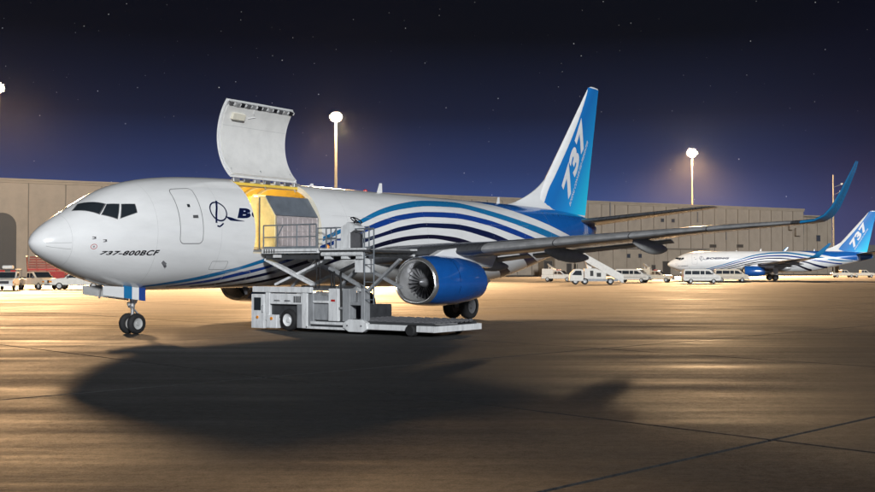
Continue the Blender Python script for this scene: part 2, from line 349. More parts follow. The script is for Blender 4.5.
def ribbon(name, tab, m, parent, side=1, off=.005, step=.22, na=6, hole=False):
    xs_k = [t[0] for t in tab]; ft = pchip(xs_k, [t[1] for t in tab]); fb = pchip(xs_k, [t[2] for t in tab])
    xs = lin(xs_k[0], xs_k[-1], max(6, int((xs_k[-1]-xs_k[0])/step))); b = MB()
    for x in xs:
        for k in range(na+1):
            th = ft(x)+(fb(x)-ft(x))*k/na; b.v.append(tuple(S(x, th*side, off)))
    for i in range(len(xs)-1):
        for k in range(na):
            xm = (xs[i]+xs[i+1])/2; th = ft(xm)+(fb(xm)-ft(xm))*(k+.5)/na
            if hole and side > 0 and in_open(xm, th): continue
            o = i*(na+1)+k; b.f.append((o, o+1, o+na+2, o+na+1))
    return b.build(name, m, parent, smooth=True)
def patch(name, quad, m, parent, off=.006, n=8, side=1, grow=0):
    cx = sum(q[0] for q in quad)/4; ct = sum(q[1] for q in quad)/4
    if grow: quad = [(cx+(x-cx)*(1+grow), ct+(t-ct)*(1+grow)) for x, t in quad]
    def f(u, v):
        a = [quad[0][k]*(1-u)+quad[1][k]*u for k in (0, 1)]; c = [quad[3][k]*(1-u)+quad[2][k]*u for k in (0, 1)]
        return S(a[0]*(1-v)+c[0]*v, (a[1]*(1-v)+c[1]*v)*side, off)
    return MB().grid(f, lin(0, 1, n), lin(0, 1, n)).build(name, m, parent, smooth=True)
def outline(name, pts, wid, m, parent, off=.005, closed=True):
    P = [S(x, t, off) for x, t in pts]; Nn = [SN(x, t) for x, t in pts]; b = MB(); n = len(P)
    for i in range(n):
        d = P[(i+1) % n]-P[i-1] if closed else P[min(i+1, n-1)]-P[max(i-1, 0)]
        s = Nn[i].cross(d).normalized()*wid/2; b.v += [tuple(P[i]-s), tuple(P[i]+s)]
    for i in range(n if closed else n-1):
        j = (i+1) % n; b.f.append((2*i, 2*i+1, 2*j+1, 2*j))
    return b.build(name, m, parent, smooth=True)
def rrect(x0, x1, t0, t1, r=.16, rt=5.0, n=5, k=10):
    pts = []
    for (cx, ct, a0) in ((x1-r, t1-rt, 0), (x0+r, t1-rt, 90), (x0+r, t0+rt, 180), (x1-r, t0+rt, 270)):
        for i in range(n+1):
            a = R(a0+90*i/n); pts.append((cx+r*math.cos(a), ct+rt*math.sin(a)))
    out = []
    for i in range(len(pts)):
        a, b = pts[i], pts[(i+1) % len(pts)]; m = 1 if abs(a[0]-b[0])+abs(a[1]-b[1])/30 < .2 else k
        out += [(a[0]+(b[0]-a[0])*q/m, a[1]+(b[1]-a[1])*q/m) for q in range(m)]
    return out
STRIPES = [
 (TEAL, [(3.85, 157, 162), (4.65, 149.5, 155), (5.5, 143, 149), (6.4, 135, 141.5), (7.35, 128, 132.8), (8.2, 120, 125), (10.8, 97.5, 102.5), (13.45, 73.5, 78.4), (15.3, 55.2, 61.8), (17, 42.5, 51.5), (19.3, 30.2, 42.9), (21.3, 27, 41.4), (23.6, 39.8, 52), (25.75, 54.3, 65.2), (28.25, 73, 85.2), (31.05, 100, 110.8), (33.5, 124, 133)]),
 (ROYAL, [(4.85, 159, 161.8), (5.7, 151.2, 155.8), (6.6, 144.2, 150), (7.5, 135.6, 141.6), (8.5, 128.5, 133), (11, 105, 109.8), (13.65, 82.7, 87.5), (15.03, 71, 77.9), (16.57, 61.1, 68), (18.65, 53.9, 61.6), (20.57, 52.3, 61), (23.03, 58.8, 67.9), (25.23, 71.2, 80.1), (27.8, 91.6, 99.2), (30, 114, 124), (31.6, 134, 148)]),
 (NAVY, [(5.9, 160, 162.8), (6.87, 153.7, 159.6), (7.77, 145.5, 151), (8.6, 138.4, 143.6), (11, 117, 122), (13.65, 94.5, 99.2), (14.95, 85.8, 90.1), (16.37, 76.7, 82.2), (18.35, 70.3, 76.1), (20.25, 69.5, 76.5), (22.7, 76.3, 84.8), (24.95, 89.4, 97), (26.75, 109, 121), (28, 126, 144), (29, 142, 165)]),
 (BLACKN, [(7.2, 164, 171), (8.13, 157.5, 164), (8.95, 150, 156), (11.3, 126.5, 131.5), (14.1, 102.6, 107.3), (15.64, 92.7, 98.2), (17.05, 87.4, 92.4), (18.55, 85.1, 90.2), (20.12, 86.9, 93.2), (21.8, 93.7, 99.5), (23.8, 109.2, 118), (25.2, 127.8, 142), (26.2, 143, 165)]),
]
TAILR = [(23.4, 0, 4), (24.2, 0, 19), (25.13, 0, 26.5), (26.44, 0, 40), (28.59, 0, 61.5), (30.5, 0, 82), (32.94, 0, 112), (34.2, 0, 135), (35.2, 0, 172), (37.2, 0, 180)]

def airfoil(n=14, t=.12):
    up = []; lo = []
    for i in range(n+1):
        x = (1-math.cos(math.pi*i/n))/2; y = 5*t*(.2969*math.sqrt(x)-.126*x-.3516*x*x+.2843*x**3-.1036*x**4)
        cam_ = .02*4*x*(1-x); up.append((x, y+cam_)); lo.append((x, -y*.85+cam_))
    return lo[::-1]+up[1:-1]                           # TE -> LE along bottom, then LE -> TE along top
def wing_rings(st, af=airfoil):
    rings = []
    for (x, y, z, c, t, ux, uy, uz) in st:              # LE point, chord, thickness, section up vector
        u = Vector((ux, uy, uz)).normalized(); rings.append([Vector((x+c*a, y, z))+u*(c*b) for a, b in af(14, t)])
    return rings

def aircraft(name, label, loc, rz, is_open, hi=True):
    root = thing(name, label, 'aircraft', loc, rz, None)
    # ---- fuselage
    xs = [.09+(i/26)**2*4.94 for i in range(27)]+lin(5.2, 7.6, 8)+[OX0]+lin(OX0+.25, OX1-.2, 10)+[OX1]+lin(11.6, 37.25, 64)
    ths = sorted(set([round(-180+i*(5 if hi else 7.5), 2) for i in range(int(360/(5 if hi else 7.5))+1)]+[OT0, OT1]))
    fu = MB().grid(S, xs, ths, skip=(in_open if is_open else None))
    b = fu.v[:]; n0 = len(fu.v); fu.v.append((37.27, 0, 4.40)); nv = len(ths)
    fu.f += [((len(xs)-1)*nv+j, (len(xs)-1)*nv+j+1, n0) for j in range(nv-1)]
    body = fu.build('fuselage', WHITE, root, smooth=60, clean=True)
    for s in (1, -1):
        for m_, tab in STRIPES: ribbon('stripe', tab, m_, body, s, hole=is_open)
    b = MB()
    for s in (1, -1):
        ft = pchip([t[0] for t in TAILR], [t[2] for t in TAILR])
        b.grid(lambda x, k: S(x, s*ft(x)*k, .004), lin(23.4, 37.22, 60), lin(0, 1, 18))
    b.build('tail_blue', TAILB, body, smooth=True, clean=True)
    # ---- cockpit windows
    W = [[(1.37, 19), (1.69, 8.0), (2.18, 38.3), (1.88, 50.3)], [(2.23, 40.7), (2.54, 47.7), (2.33, 66.2), (1.95, 53.3)], [(2.62, 49.1), (3.0, 53.8), (2.97, 64.5), (2.44, 66.8)]]
    for s in (1, -1):
        for q in W:
            patch('window_seal', q, DGREY, body, .004, 8, s, grow=.10); patch('cockpit_window', q, GLASS, body, .010, 8, s)
    # ---- entry door and hatches
    for s in (1, -1):
        rr = [(x, t*s) for x, t in rrect(4.44, 5.38, 40, 102.5)]; d = outline('door_gap', rr, .022, DGREY, body)
    d = patch('door_handle', [(4.98, 74), (5.2, 74), (5.2, 77), (4.98, 77)], DGREY, body, .02, 2)
    patch('door_window', [(4.86, 61.5), (4.97, 61.5), (4.97, 65), (4.86, 65)], GLASS, body, .008, 3)
    outline('radome_seam', [(1.02, t) for t in lin(-180, 180, 48)], .006, GREY, body, .003)
    for t in (88, 104): outline('lightning_strip', [(x, t+x*2.5) for x in lin(.35, 1.0, 8)], .014, GREY, body, .004, False)
    for (x, t) in ((1.62, 86), (1.92, 92)):
        p = S(x, t); nn = SN(x, t); b = MB().tube([p, p+nn*.10, p+nn*.13+Vector((-.14, 0, 0))], [.022, .016, .010], 6); b.build('pitot_probe', DSTEEL, body)
    rr = [(1.60+.085*math.cos(a), 101+4.0*math.sin(a)) for a in lin(0, 2*math.pi, 20)[:-1]]; outline('static_port_ring', rr, .016, TAILL, body, .004)
    patch('static_port', [(1.57, 99.6), (1.63, 99.6), (1.63, 102.4), (1.57, 102.4)], STEEL, body, .005, 2)
    p = S(3.95, 121); MB().bar(p, p+Vector((.05, -.10, -.10)), .02, .1).build('drain_mast', DGREY, body)
    outline('service_panel_gap', rrect(6.0, 6.75, 121, 131, .05, 2), .012, DGREY, body, .004)
    outline('cargo_hatch_gap', rrect(6.9, 8.1, 134, 158, .08, 3), .014, GREY, body, .007)
    for xx in (3.6, 6.2, 12.9, 15.6, 18.2, 20.8, 23.5, 26.4, 29.4):
        outline('skin_seam', [(xx, t) for t in lin(-178, 178, 64)], .007, GREY, body, .0065)
    for tt in (28, 68):
        outline('skin_seam', [(x, tt) for x in lin(12.0, 27, 40)], .006, GREY, body, .0065, False)
    # ---- antennas
    for (x, h, c) in ((17.0, .42, .34), (26.7, .34, .26), (12.6, .12, .3)):
        MB().prism([(x, 5.45), (x+c, 5.45), (x+c*.95, 5.47+h), (x+c*.55, 5.47+h)], -.02, .02).build('antenna', WHITE, root)
    for (x, h) in ((9.0, .25), (12.2, .2)): MB().prism([(x, 1.48), (x+.25, 1.48), (x+.24, 1.46-h), (x+.14, 1.46-h)], -.015, .015).build('antenna', DGREY, root)
    # ---- lettering
    def onfuse(x0, x1, t0, t1, sl=0): return lambda a, b: S(x0+(x1-x0)*a, t0+(t1-t0)*b+sl*a, .0075)
    letter('lettering', text_mesh('737-800BCF', .035, .35, 1.12), onfuse(1.80, 3.74, 114.0, 108.2, 0), BLACK, body)
    lx = 5.72
    if is_open:
        letter('lettering', text_mesh('B', .06, .25), onfuse(6.96, 7.66, 76.2, 65.2), NAVY, body)
        bm_ = text_mesh('O', .05, .25)
        for v in bm_.verts[:]: pass
        bmesh.ops.bisect_plane(bm_, geom=bm_.verts[:]+bm_.edges[:]+bm_.faces[:], plane_co=(.115, 0, 0), plane_no=(1, 0, 0), clear_outer=True)
        letter('lettering', bm_, onfuse(7.69, 8.45, 76.2, 66.2), NAVY, body)
    else:
        letter('lettering', text_mesh('BOEING', .05, .25, 1.1), onfuse(6.96, 11.2, 77, 66), NAVY, body)
    ring = []
    for i in range(28):
        a = 2*math.pi*i/28; ex, ez = .36*math.cos(a), .60*math.sin(a); rot = R(14); ring.append((6.14+ex*math.cos(rot)-ez*math.sin(rot)*.55, 69.5-(ex*math.sin(rot)+ez*math.cos(rot))*33*.52))
    outline('emblem_ring', ring, .055, NAVY, body, .007)
    ribbon('emblem_wing', [(6.40, 74.6, 75.0), (6.62, 75.6, 79.0), (7.00, 78.2, 79.6), (7.28, 79.2, 79.5)], NAVY, body, 1, .008, .04, 2)
    outline('emblem_needle', [(6.20, 57.5), (6.10, 66), (6.00, 74), (5.96, 82)], .085, NAVY, body, .008, False)
    outline('emblem_swoosh', [(5.99, 85), (6.10, 85.6), (6.22, 83.6), (6.28, 82)], .06, NAVY, body, .008, False)
    # ---- cargo hold and open door
    if is_open:
        ins = lambda x, th, o=.16: S(x, th, -o)
        b = MB().grid(ins, lin(6.6, 7.78, 4)+[OX0]+lin(OX0+.4, OX1-.4, 6)+[OX1]+lin(11.5, 13.2, 4), ths, skip=in_open)
        b.build('hold_lining', LINING, root, smooth=True, clean=True)
        for xx in (8.5, 9.2, 9.9, 10.6, 7.4):
            b = MB(); prev = None
            for th in lin(-120, 10, 26):
                b.v += [tuple(S(xx-.05, th, -.165)), tuple(S(xx+.05, th, -.165)), tuple(S(xx+.05, th, -.23)), tuple(S(xx-.05, th, -.23))]
            for i in range(26):
                for k in range(4): b.f.append((4*i+k, 4*i+(k+1) % 4, 4*i+4+(k+1) % 4, 4*i+4+k))
            b.build('hold_frame', LINW, root)
        b = MB()
        pts = [(OX0, t) for t in lin(OT0, OT1, 20)]+[(x, OT1) for x in lin(OX0, OX1, 8)[1:]]+[(OX1, t) for t in lin(OT1, OT0, 20)[1:]]+[(x, OT0) for x in lin(OX1, OX0, 8)[1:-1]]
        n = len(pts)
        for p in pts: b.v += [tuple(S(*p)), tuple(S(*p, -.20))]
        b.f += [(2*i, 2*i+1, 2*((i+1) % n)+1, 2*((i+1) % n)) for i in range(n)]
        b.build('door_surround', LINW, root)
        MB().box(6.6, 13.2, -1.60, 1.60, 2.70, 2.84).build('hold_floor', STEEL, root)
        for xb in (6.58, 13.22):
            MB().loft([[S(xb+d_, t, -.15) for t in lin(-180, 180, 40)[:-1]] for d_ in (0, .06)]).build('hold_bulkhead', LINW, root)
        for yy in (-1.2, -.4, .4): MB().box(7.85, 11.25, yy-.05, yy+.05, 2.842, 2.875).build('floor_rail', DSTEEL, root)
        for xx in (8.3, 10.4):
            o = MB().box(xx, xx+.7, .75, .95, 5.02, 5.05).build('hold_lamp', LITW, root)
            l = bpy.data.lights.new('hold_lamp', 'AREA'); l.energy = 150; l.size = .6; l.color = (1, .86, .55); lo = bpy.data.objects.new('hold_light', l); C.objects.link(lo); lo.parent = root; lo.location = (xx+.35, .85, 5.0)
        # hinged door: built closed, turned about its upper edge
        hp = S(9.5, OT0); hz, hy = hp.z+.05, hp.y; A_ = R(-160.3)
        def turn(p):
            y, z = p.y-hy, p.z-hz; return Vector((p.x, hy+y*math.cos(A_)-z*math.sin(A_), hz+y*math.sin(A_)+z*math.cos(A_)))
        tt = lin(OT0+.6, OT1-.3, 30); xx = lin(OX0+.02, OX1-.02, 6)
        def shell(o0, o1, xa, xb, ta, tb):
            xs_, ts_ = lin(xa, xb, 6), lin(ta, tb, 30); b = MB()
            for o in (o0, o1): b.grid(lambda x, t: turn(S(x, t, o)), xs_, ts_)
            n = len(xs_)*len(ts_); nt_ = len(ts_)
            for i in range(len(xs_)-1):
                for k in (0, nt_-1): b.f.append((i*nt_+k, (i+1)*nt_+k, n+(i+1)*nt_+k, n+i*nt_+k))
            for j in range(nt_-1):
                for k in (0, len(xs_)-1): b.f.append((k*nt_+j, k*nt_+j+1, n+k*nt_+j+1, n+k*nt_+j))
            return b
        door = shell(0, -.03, OX0+.015, OX1-.015, OT0+.4, OT1-.2).build('cargo_door', WHITE, root, smooth=40)
        shell(-.034, -.13, OX0+.13, OX1-.10, OT0+3, OT1-7).build('door_lining', DOORIN, door, smooth=40)
        for (xa, xb) in ((OX0+.03, OX0+.09), (OX1-.07, OX1-.03)): shell(-.034, -.10, xa, xb, OT0+2, OT1-1).build('door_edge_frame', WHITE, door, smooth=40)
        shell(-.034, -.09, OX0+.1, OX1-.08, OT1-1.6, OT1-.5).build('door_sill_beam', WHITE, door, smooth=40)
        def dbox(x0, x1, t0, t1, o0, o1, nm, m_):
            b = MB(); q = [turn(S(x, t, o)) for o in (o0, o1) for x, t in ((x0, t0), (x1, t0), (x1, t1), (x0, t1))]
            return b.hexa(q[:4], q[4:]).build(nm, m_, door)
        for i in range(12):
            x = OX0+.22+i*.283; dbox(x, x+.15, OT1-6.4, OT1-1.8, -.04, -.11-.03*(i % 2), 'door_latch', (DGREY, STEEL, BLACK)[i % 3])
            dbox(x+.17, x+.24, OT1-5.5, OT1-2.4, -.04, -.12, 'latch_bracket', WHITE)
        dbox(8.25, 8.85, OT1-21, OT1-13.5, -.13, -.24, 'door_control_box', LINW)
        dbox(OX0+.15, OX1-.12, OT1-29.2, OT1-28.9, -.129, -.133, 'lining_seam', GREY)
        MB().tube([turn(S(9.25, OT1-7.5, -.145)), turn(S(9.3, OT1-12, -.145)), turn(S(9.45, OT1-15, -.145)), turn(S(9.1, OT1-18, -.15))], .014, 6).build('door_cable', WHITE, door)
        for i in range(7):
            x = 7.95+i*.53
            MB().box(x, x+.30, hy-.05, hy+.07, hz-.09, hz+.04).build('door_hinge', (STEEL, DSTEEL)[i % 2], door, bevel=.01)
        for x in (8.0, 9.5, 11.1):
            a, c = turn(S(x, OT0+12, -.14)), S(x, OT0+7, -.2); MB().tube([a, c], .025, 8).build('door_actuator', STEEL, door)
        MB().box(OX0+.05, OX1-.05, hy-.10, hy-.02, hz-.20, hz-.11).build('hinge_beam', LINING, door)
    # ---- wing-body fairing
    rings = []
    for i in range(19):
        u = i/18; x = 12.2+u*10.6; e = math.sin(math.pi*u)**.55
        r = [Vector((x, (1.30+.92*e)*math.sin(a), 2.35+(-.35-.62*e)*math.cos(a) if abs(math.sin(a)) >= 0 else 0)) for a in lin(-math.pi*.56, math.pi*.56, 22)]
        rings.append(r+[Vector((x, 1.2*k/4, 2.7)) for k in (2, 0, -2)])
    MB().loft(rings).build('belly_fairing', GREY, root, smooth=50)
    # ---- wings
    def wingset(s):
        st = []
        for (x, y, z, c, t) in ((13.35, 1.2, 2.46, 8.2, .135), (14.05, 1.95, 2.54, 7.2, .13), (15.05, 3.6, 2.74, 6.2, .125), (15.95, 5.4, 2.88, 5.15, .12), (18.45, 10.4, 3.36, 3.72, .11), (20.35, 14, 3.72, 2.55, .105), (21.75, 16.7, 3.93, 1.65, .10)):
            st.append((x, s*y, z, c, t, 0, 0, 1))
        o = MB().loft(wing_rings(st)).build('wing', WINGM, root, smooth=35)
        wl = [(21.75, s*16.7, 3.93, 1.65, .10, 0, 0, 1), (22.15, s*17.1, 4.01, 1.50, .09, 0, -s*.3, 1), (22.6, s*17.36, 4.22, 1.36, .085, 0, -s*.7, .7), (23.1, s*17.52, 4.58, 1.22, .08, 0, -s*1, .3), (23.9, s*17.66, 5.25, .98, .075, 0, -s*1, .16), (25.0, s*17.82, 6.2, .62, .07, 0, -s*1, .14), (25.35, s*17.86, 6.5, .40, .07, 0, -s*1, .14)]
        MB().loft(wing_rings(wl)).build('winglet', TEAL, o, smooth=35)
        # slats: bright leading-edge skins
        for (ya, yb) in ((5.9, 8.4), (8.44, 11.0), (11.04, 13.6), (13.64, 16.4)):
            def le(y):
                f = [pchip([q[1]*s for q in st], [q[j] for q in st]) for j in (0, 2, 3, 4)]; return [g(y) for g in f]
            rings = []
            for y in (ya, (ya+yb)/2, yb):
                x, z, c, t = le(y); pts = [(a, q) for a, q in airfoil(14, t*1.03) if a < .16]; rings.append([Vector((x-.006+c*a, s*y, z+c*q*1.02)) for a, q in pts])
            MB().loft(rings, cap=False).build('slat', STEEL, o, smooth=40)
        for (y, x, z, L) in ((3.5, 18.6, 2.35, 3.5), (7.5, 18.5, 2.72, 3.7), (10.9, 19.5, 3.05, 3.2)):
            rings = []
            for i in range(11):
                u = i/10; rr_ = .26*math.sin(math.pi*min(1, u*.93+.035))**.6; zc = z-.02*u+.18*(1-u)**2-.06*u
                rings.append([Vector((x+L*u, s*y+rr_*.62*math.cos(a), zc+rr_*1.1*math.sin(a))) for a in lin(0, 2*math.pi, 12)[:-1]])
            MB().loft(rings).build('flap_track_fairing', GREY, o, smooth=50)
        for (ya, yb, xa, xb, c) in ((2.3, 5.4, 20.75, 20.62, .5), (5.6, 11.6, 20.75, 21.55, .34)):   # flap trailing panels
            za = 2.52+.09*(ya-2); zb = 2.52+.09*(yb-2)
            MB().hexa([(xa, s*ya, za-.12), (xa+c, s*ya, za-.22), (xb+c, s*yb, zb-.17), (xb, s*yb, zb-.08)], [(xa, s*ya, za-.02), (xa+c, s*ya, za-.20), (xb+c, s*yb, zb-.15), (xb, s*yb, zb-.01)]).build('flap', GREY, o)
        # ---- engine
        ex, ey, ez = 13.25, 4.83, 1.66; org = (ex, s*ey, ez)
        def nac(prof, n=48):
            b = MB()
            for (t, r) in prof:
                for k in range(n):
                    a = 2*math.pi*k/n; c_, s_ = math.cos(a), math.sin(a); rz_ = r*(.905 if s_ < 0 else .95); ry = r*(1.03 if s_ < -.1 else 1.0)
                    flat = 1 if s_ > -.8 else 1-.05*((-s_-.8)/.2)
                    b.v.append((ex+t, s*ey+ry*c_, ez+rz_*s_*flat))
            for i in range(len(prof)-1):
                for k in range(n): b.f.append((i*n+k, (i+1)*n+k, (i+1)*n+(k+1) % n, i*n+(k+1) % n))
            return b
        e = nac([(.16, 1.005), (.5, 1.055), (1.0, 1.085), (1.7, 1.09), (2.4, 1.06), (3.1, .97), (3.75, .85), (3.74, .80), (3.1, .82)]).build('engine', ENGB, root, smooth=50)
        nac([(.158, 1.003), (.09, .985), (.03, .955), (0, .915), (.02, .885), (.08, .86), (.16, .845)]).build('inlet_lip', CHROME, e, smooth=60)
        nac([(.162, .842), (.4, .81), (.75, .79), (1.25, .79)]).build('inlet_duct', STEEL, e, smooth=60)
        for k in range(24):
            a = 2*math.pi*k/24; b = MB()
            for r_, tw, ch_ in ((.20, .9, .14), (.45, .65, .2), (.62, .45, .23), (.78, .3, .24)):
                for d_ in (-.5, .5):
                    ph = a+d_*ch_*math.cos(tw)/r_*.62; xx_ = ex+.66+d_*ch_*math.sin(tw)*1.2; b.v.append((xx_, s*ey+r_*.99*math.cos(ph), ez+r_*.93*math.sin(ph)))
            b.f = [(0, 1, 3, 2), (2, 3, 5, 4), (4, 5, 7, 6)]; b.build('fan_blade', DSTEEL, e, smooth=60)
        MB().lathe([(.30, .005), (.34, .06), (.44, .13), (.56, .185), (.70, .21)], org, (1, 0, 0), 20).build('spinner', DSTEEL, e, smooth=60)
        MB().lathe([(.92, .79), (.92, .02)], org, (1, 0, 0), 24).build('fan_backing', BLACK, e)
        MB().lathe([(3.0, .60), (3.8, .56), (4.5, .42), (4.5, .36)], org, (1, 0, 0), 24).build('core_exhaust', DSTEEL, e, smooth=50)
        MB().lathe([(4.2, .28), (4.8, .2), (5.3, .02)], org, (1, 0, 0), 16).build('exhaust_plug', DSTEEL, e, smooth=50)
        MB().prism([(ex+1.0, 2.66), (ex+1.7, 2.90), (ex+2.9, 3.02), (ex+5.6, 2.72), (ex+5.2, 2.2), (ex+3.4, 2.3)], s*ey-.17, s*ey+.17).build('pylon', WHITE, root, bevel=.04)
        rr = [(ex+1.3+.55*math.cos(a), 0, 0) for a in lin(0, 6, 3)]
        # cowl latch seams
        b = MB()
        for a in lin(-.5, 3.6, 30):
            c_, s_ = math.cos(a), math.sin(a); b.v += [(ex+1.48, s*ey+1.094*c_*(1.03 if s_ < -.1 else 1), ez+1.094*s_*(.905 if s_ < 0 else .95)), (ex+1.50, s*ey+1.094*c_*(1.03 if s_ < -.1 else 1), ez+1.094*s_*(.905 if s_ < 0 else .95))]
        b.f = [(2*i, 2*i+1, 2*i+3, 2*i+2) for i in range(30)]; b.build('cowl_seam', NAVY, e)
        # strake
        MB().add([(ex+.7, s*(ey-.75), ez+.75), (ex+1.9, s*(ey-.74), ez+.78), (ex+1.9, s*(ey-1.0), ez+1.0), (ex+1.2, s*(ey-.92), ez+.92)], [(0, 1, 2, 3)]).build('nacelle_strake', ENGB, e)
        # ---- main gear
        gx_, gy_ = 19.25, 2.86
        g = MB().tube([(gx_, s*gy_, 2.6), (gx_, s*gy_, 1.2)], .13, 12).tube([(gx_, s*gy_, 1.25), (gx_, s*gy_, .55)], .085, 12).tube([(gx_, s*(gy_-.42), .565), (gx_, s*(gy_+.42), .565)], .07, 10).bar((gx_, s*gy_, 1.4), (gx_-.1, s*(gy_-1.1), 2.4), .1, .1).bar((gx_+.08, s*gy_, 1.2), (gx_+.32, s*gy_, .9), .1, .05).bar((gx_+.32, s*gy_, .9), (gx_+.08, s*gy_, .6), .1, .05).build('main_gear', STEEL, root, smooth=40)
        for dy in (-.42, .42):
            y = s*(gy_+dy); MB().lathe([(-.20, .33), (-.205, .46), (-.16, .53), (-.07, .562), (.07, .562), (.16, .53), (.205, .46), (.20, .33)], (gx_, y, .565), (0, 1, 0), 32).build('tyre', RUBBER, g, smooth=40)
            MB().lathe([(-.15, .33), (-.12, .26), (-.10, .12), (-.17, .10), (-.17, .01)], (gx_, y, .565), (0, 1, 0), 20).lathe([(.15, .33), (.12, .26), (.10, .12), (.17, .10), (.17, .01)], (gx_, y, .565), (0, 1, 0), 20).build('rim', DGREY, g, smooth=40)
        MB().hexa([(gx_-.35, s*(gy_+.62), 1.0), (gx_+.35, s*(gy_+.62), 1.0), (gx_+.35, s*(gy_+.66), 1.0), (gx_-.35, s*(gy_+.66), 1.0)], [(gx_-.5, s*(gy_+.5), 2.5), (gx_+.5, s*(gy_+.5), 2.5), (gx_+.5, s*(gy_+.55), 2.5), (gx_-.5, s*(gy_+.55), 2.5)]).build('gear_door', WHITE, g)
        # ---- stabiliser
        hs = [(33.7, s*.35, 4.72, 3.75, .11, 0, 0, 1), (34.1, s*.95, 4.80, 3.4, .10, 0, 0, 1), (37.1, s*6.9, 5.54, 1.42, .10, 0, 0, 1), (37.6, s*7.17, 5.585, .8, .08, 0, 0, 1)]
        o2 = MB().loft(wing_rings(hs)).build('stabiliser', DGREY if False else WINGM, root, smooth=35)
    wingset(-1); wingset(1)
    # ---- fin
    def finring(z, x0, x1, t): return [Vector((x0+(x1-x0)*a, (x1-x0)*q, z)) for a, q in airfoil_sym(t)]
    def airfoil_sym(t, n=14):
        up = []
        for i in range(n+1):
            x = (1-math.cos(math.pi*i/n))/2; y = 5*t*(.2969*math.sqrt(x)-.126*x-.3516*x*x+.2843*x**3-.1036*x**4); up.append((x, y))
        return [(x, -y) for x, y in up[::-1]]+up[1:-1]
    def fLE(z): return 31.70+(z-7.13)*.893
    def fTE(z): return 36.32+(z-5.35)*(38.02-36.32)/(12.80-5.35)
    zs = [5.0, 5.5, 6.3, 7.2, 8.5, 10, 11.5, 12.6, 12.78, 12.84]
    MB().loft([finring(z, fLE(z) if z < 12.7 else fLE(12.7)+(z-12.7)*2.2, fTE(z) if z < 12.7 else fTE(12.7)-.05*(z > 12.8), .095) for z in zs]).build('fin', WHITE, root, smooth=35)
    fin = [c for c in root.children if c.name.startswith('fin')][-1]
    def fpt(x, z, s=-1, off=.006):
        a, c = fLE(z), fTE(z)-fLE(z); u = min(max((x-a)/c, 0), 1); y = 5*.095*(.2969*math.sqrt(u)-.126*u-.3516*u*u+.2843*u**3-.1036*u**4)*c
        return Vector((x, s*(max(y, .004)+off), z))
    fbk = [PY(u, v, -.2) for u, v in ((541, 209.5), (544.5, 200), (549, 188), (554.5, 177), (562.5, 160), (572.5, 138), (582.5, 113), (591, 88))]
    fbp = pchip([q.z for q in fbk], [q.x for q in fbk])
    def fB(z): return fbp(z)
    for s in (-1, 1):
        MB().grid(lambda z, k: fpt(fB(z)+(fTE(z)-.004-fB(z))*k, z, s), lin(5.25, 12.76, 32), lin(0, 1, 12)).build('fin_blue', FINB, fin, smooth=True)
    # dorsal fillet
    dtop = pchip([27.7, 28.3, 29.0, 29.9, 30.9, 31.6, 32.7], [5.49, 5.60, 5.80, 6.12, 6.58, 7.02, 7.8])
    rings = []
    for i in range(13):
        u = i/12; x = 27.7+u*5.0; top = dtop(x); wdt = .06+.50*math.sin(math.pi*min(1, .12+u*.70))**.7; base = 5.2-.12*u
        rings.append([Vector((x, -wdt, base)), Vector((x, -wdt*.62, 5.42)), Vector((x, -wdt*.25, 5.42+(top-5.42)*.45)), Vector((x, -.03, top)), Vector((x, .03, top)), Vector((x, wdt*.25, 5.42+(top-5.42)*.45)), Vector((x, wdt*.62, 5.42)), Vector((x, wdt, base))])
    MB().loft(rings).build('dorsal_fin', WHITE, root, smooth=60)
    # fin numerals by three corners
    O_, X_, Y_ = (33.86, 5.90), (36.45, 9.98), (33.02, 6.78)
    def onfin(o, x, y): return lambda a, b: fpt(o[0]+(x[0]-o[0])*a+(y[0]-o[0])*b, o[1]+(x[1]-o[1])*a+(y[1]-o[1])*b, -1, .011)
    letter('lettering', text_mesh('737', .05, .0, 1.08), onfin(O_, X_, Y_), WHITE, fin)
    letter('lettering', text_mesh('BOEING CONVERTED FREIGHTER', .01, .15), onfin((34.10, 5.66), (36.55, 9.50), (33.95, 5.81)), WHITE, fin)
    # ---- nose gear
    nx = 3.95
    g = MB().tube([(nx, 0, 1.5), (nx, 0, .85)], .085, 12).tube([(nx, 0, .9), (nx, 0, .35)], .055, 12).tube([(nx, -.2, .345), (nx, .2, .345)], .05, 10).bar((nx+.05, 0, .95), (nx+.42, 0, 1.45), .06, .06).bar((nx+.06, 0, .82), (nx+.26, 0, .62), .07, .04).bar((nx+.26, 0, .62), (nx+.05, 0, .42), .07, .04).bar((nx-.06, -.12, .9), (nx-.06, .12, .9), .05, .05).tube([(nx, -.1, 1.3), (nx-.5, -.1, 1.45)], .035, 8).build('nose_gear', STEEL, root, smooth=40)
    MB().lathe([(0, .07), (.05, .075), (.08, .03)], (nx-.12, 0, 1.0), (-1, 0, 0), 12).build('taxi_light', HEADL, g)
    for y in (-.215, .215):
        MB().lathe([(-.10, .19), (-.105, .27), (-.08, .32), (-.03, .345), (.03, .345), (.08, .32), (.105, .27), (.10, .19)], (nx, y, .345), (0, 1, 0), 28).build('tyre', RUBBER, g, smooth=40)
        MB().lathe([(-.08, .19), (-.055, .15), (-.05, .07), (-.09, .06), (-.09, .005)], (nx, y, .345), (0, 1, 0), 18).lathe([(.08, .19), (.055, .15), (.05, .07), (.09, .06), (.09, .005)], (nx, y, .345), (0, 1, 0), 18).build('rim', GREY, g, smooth=40)
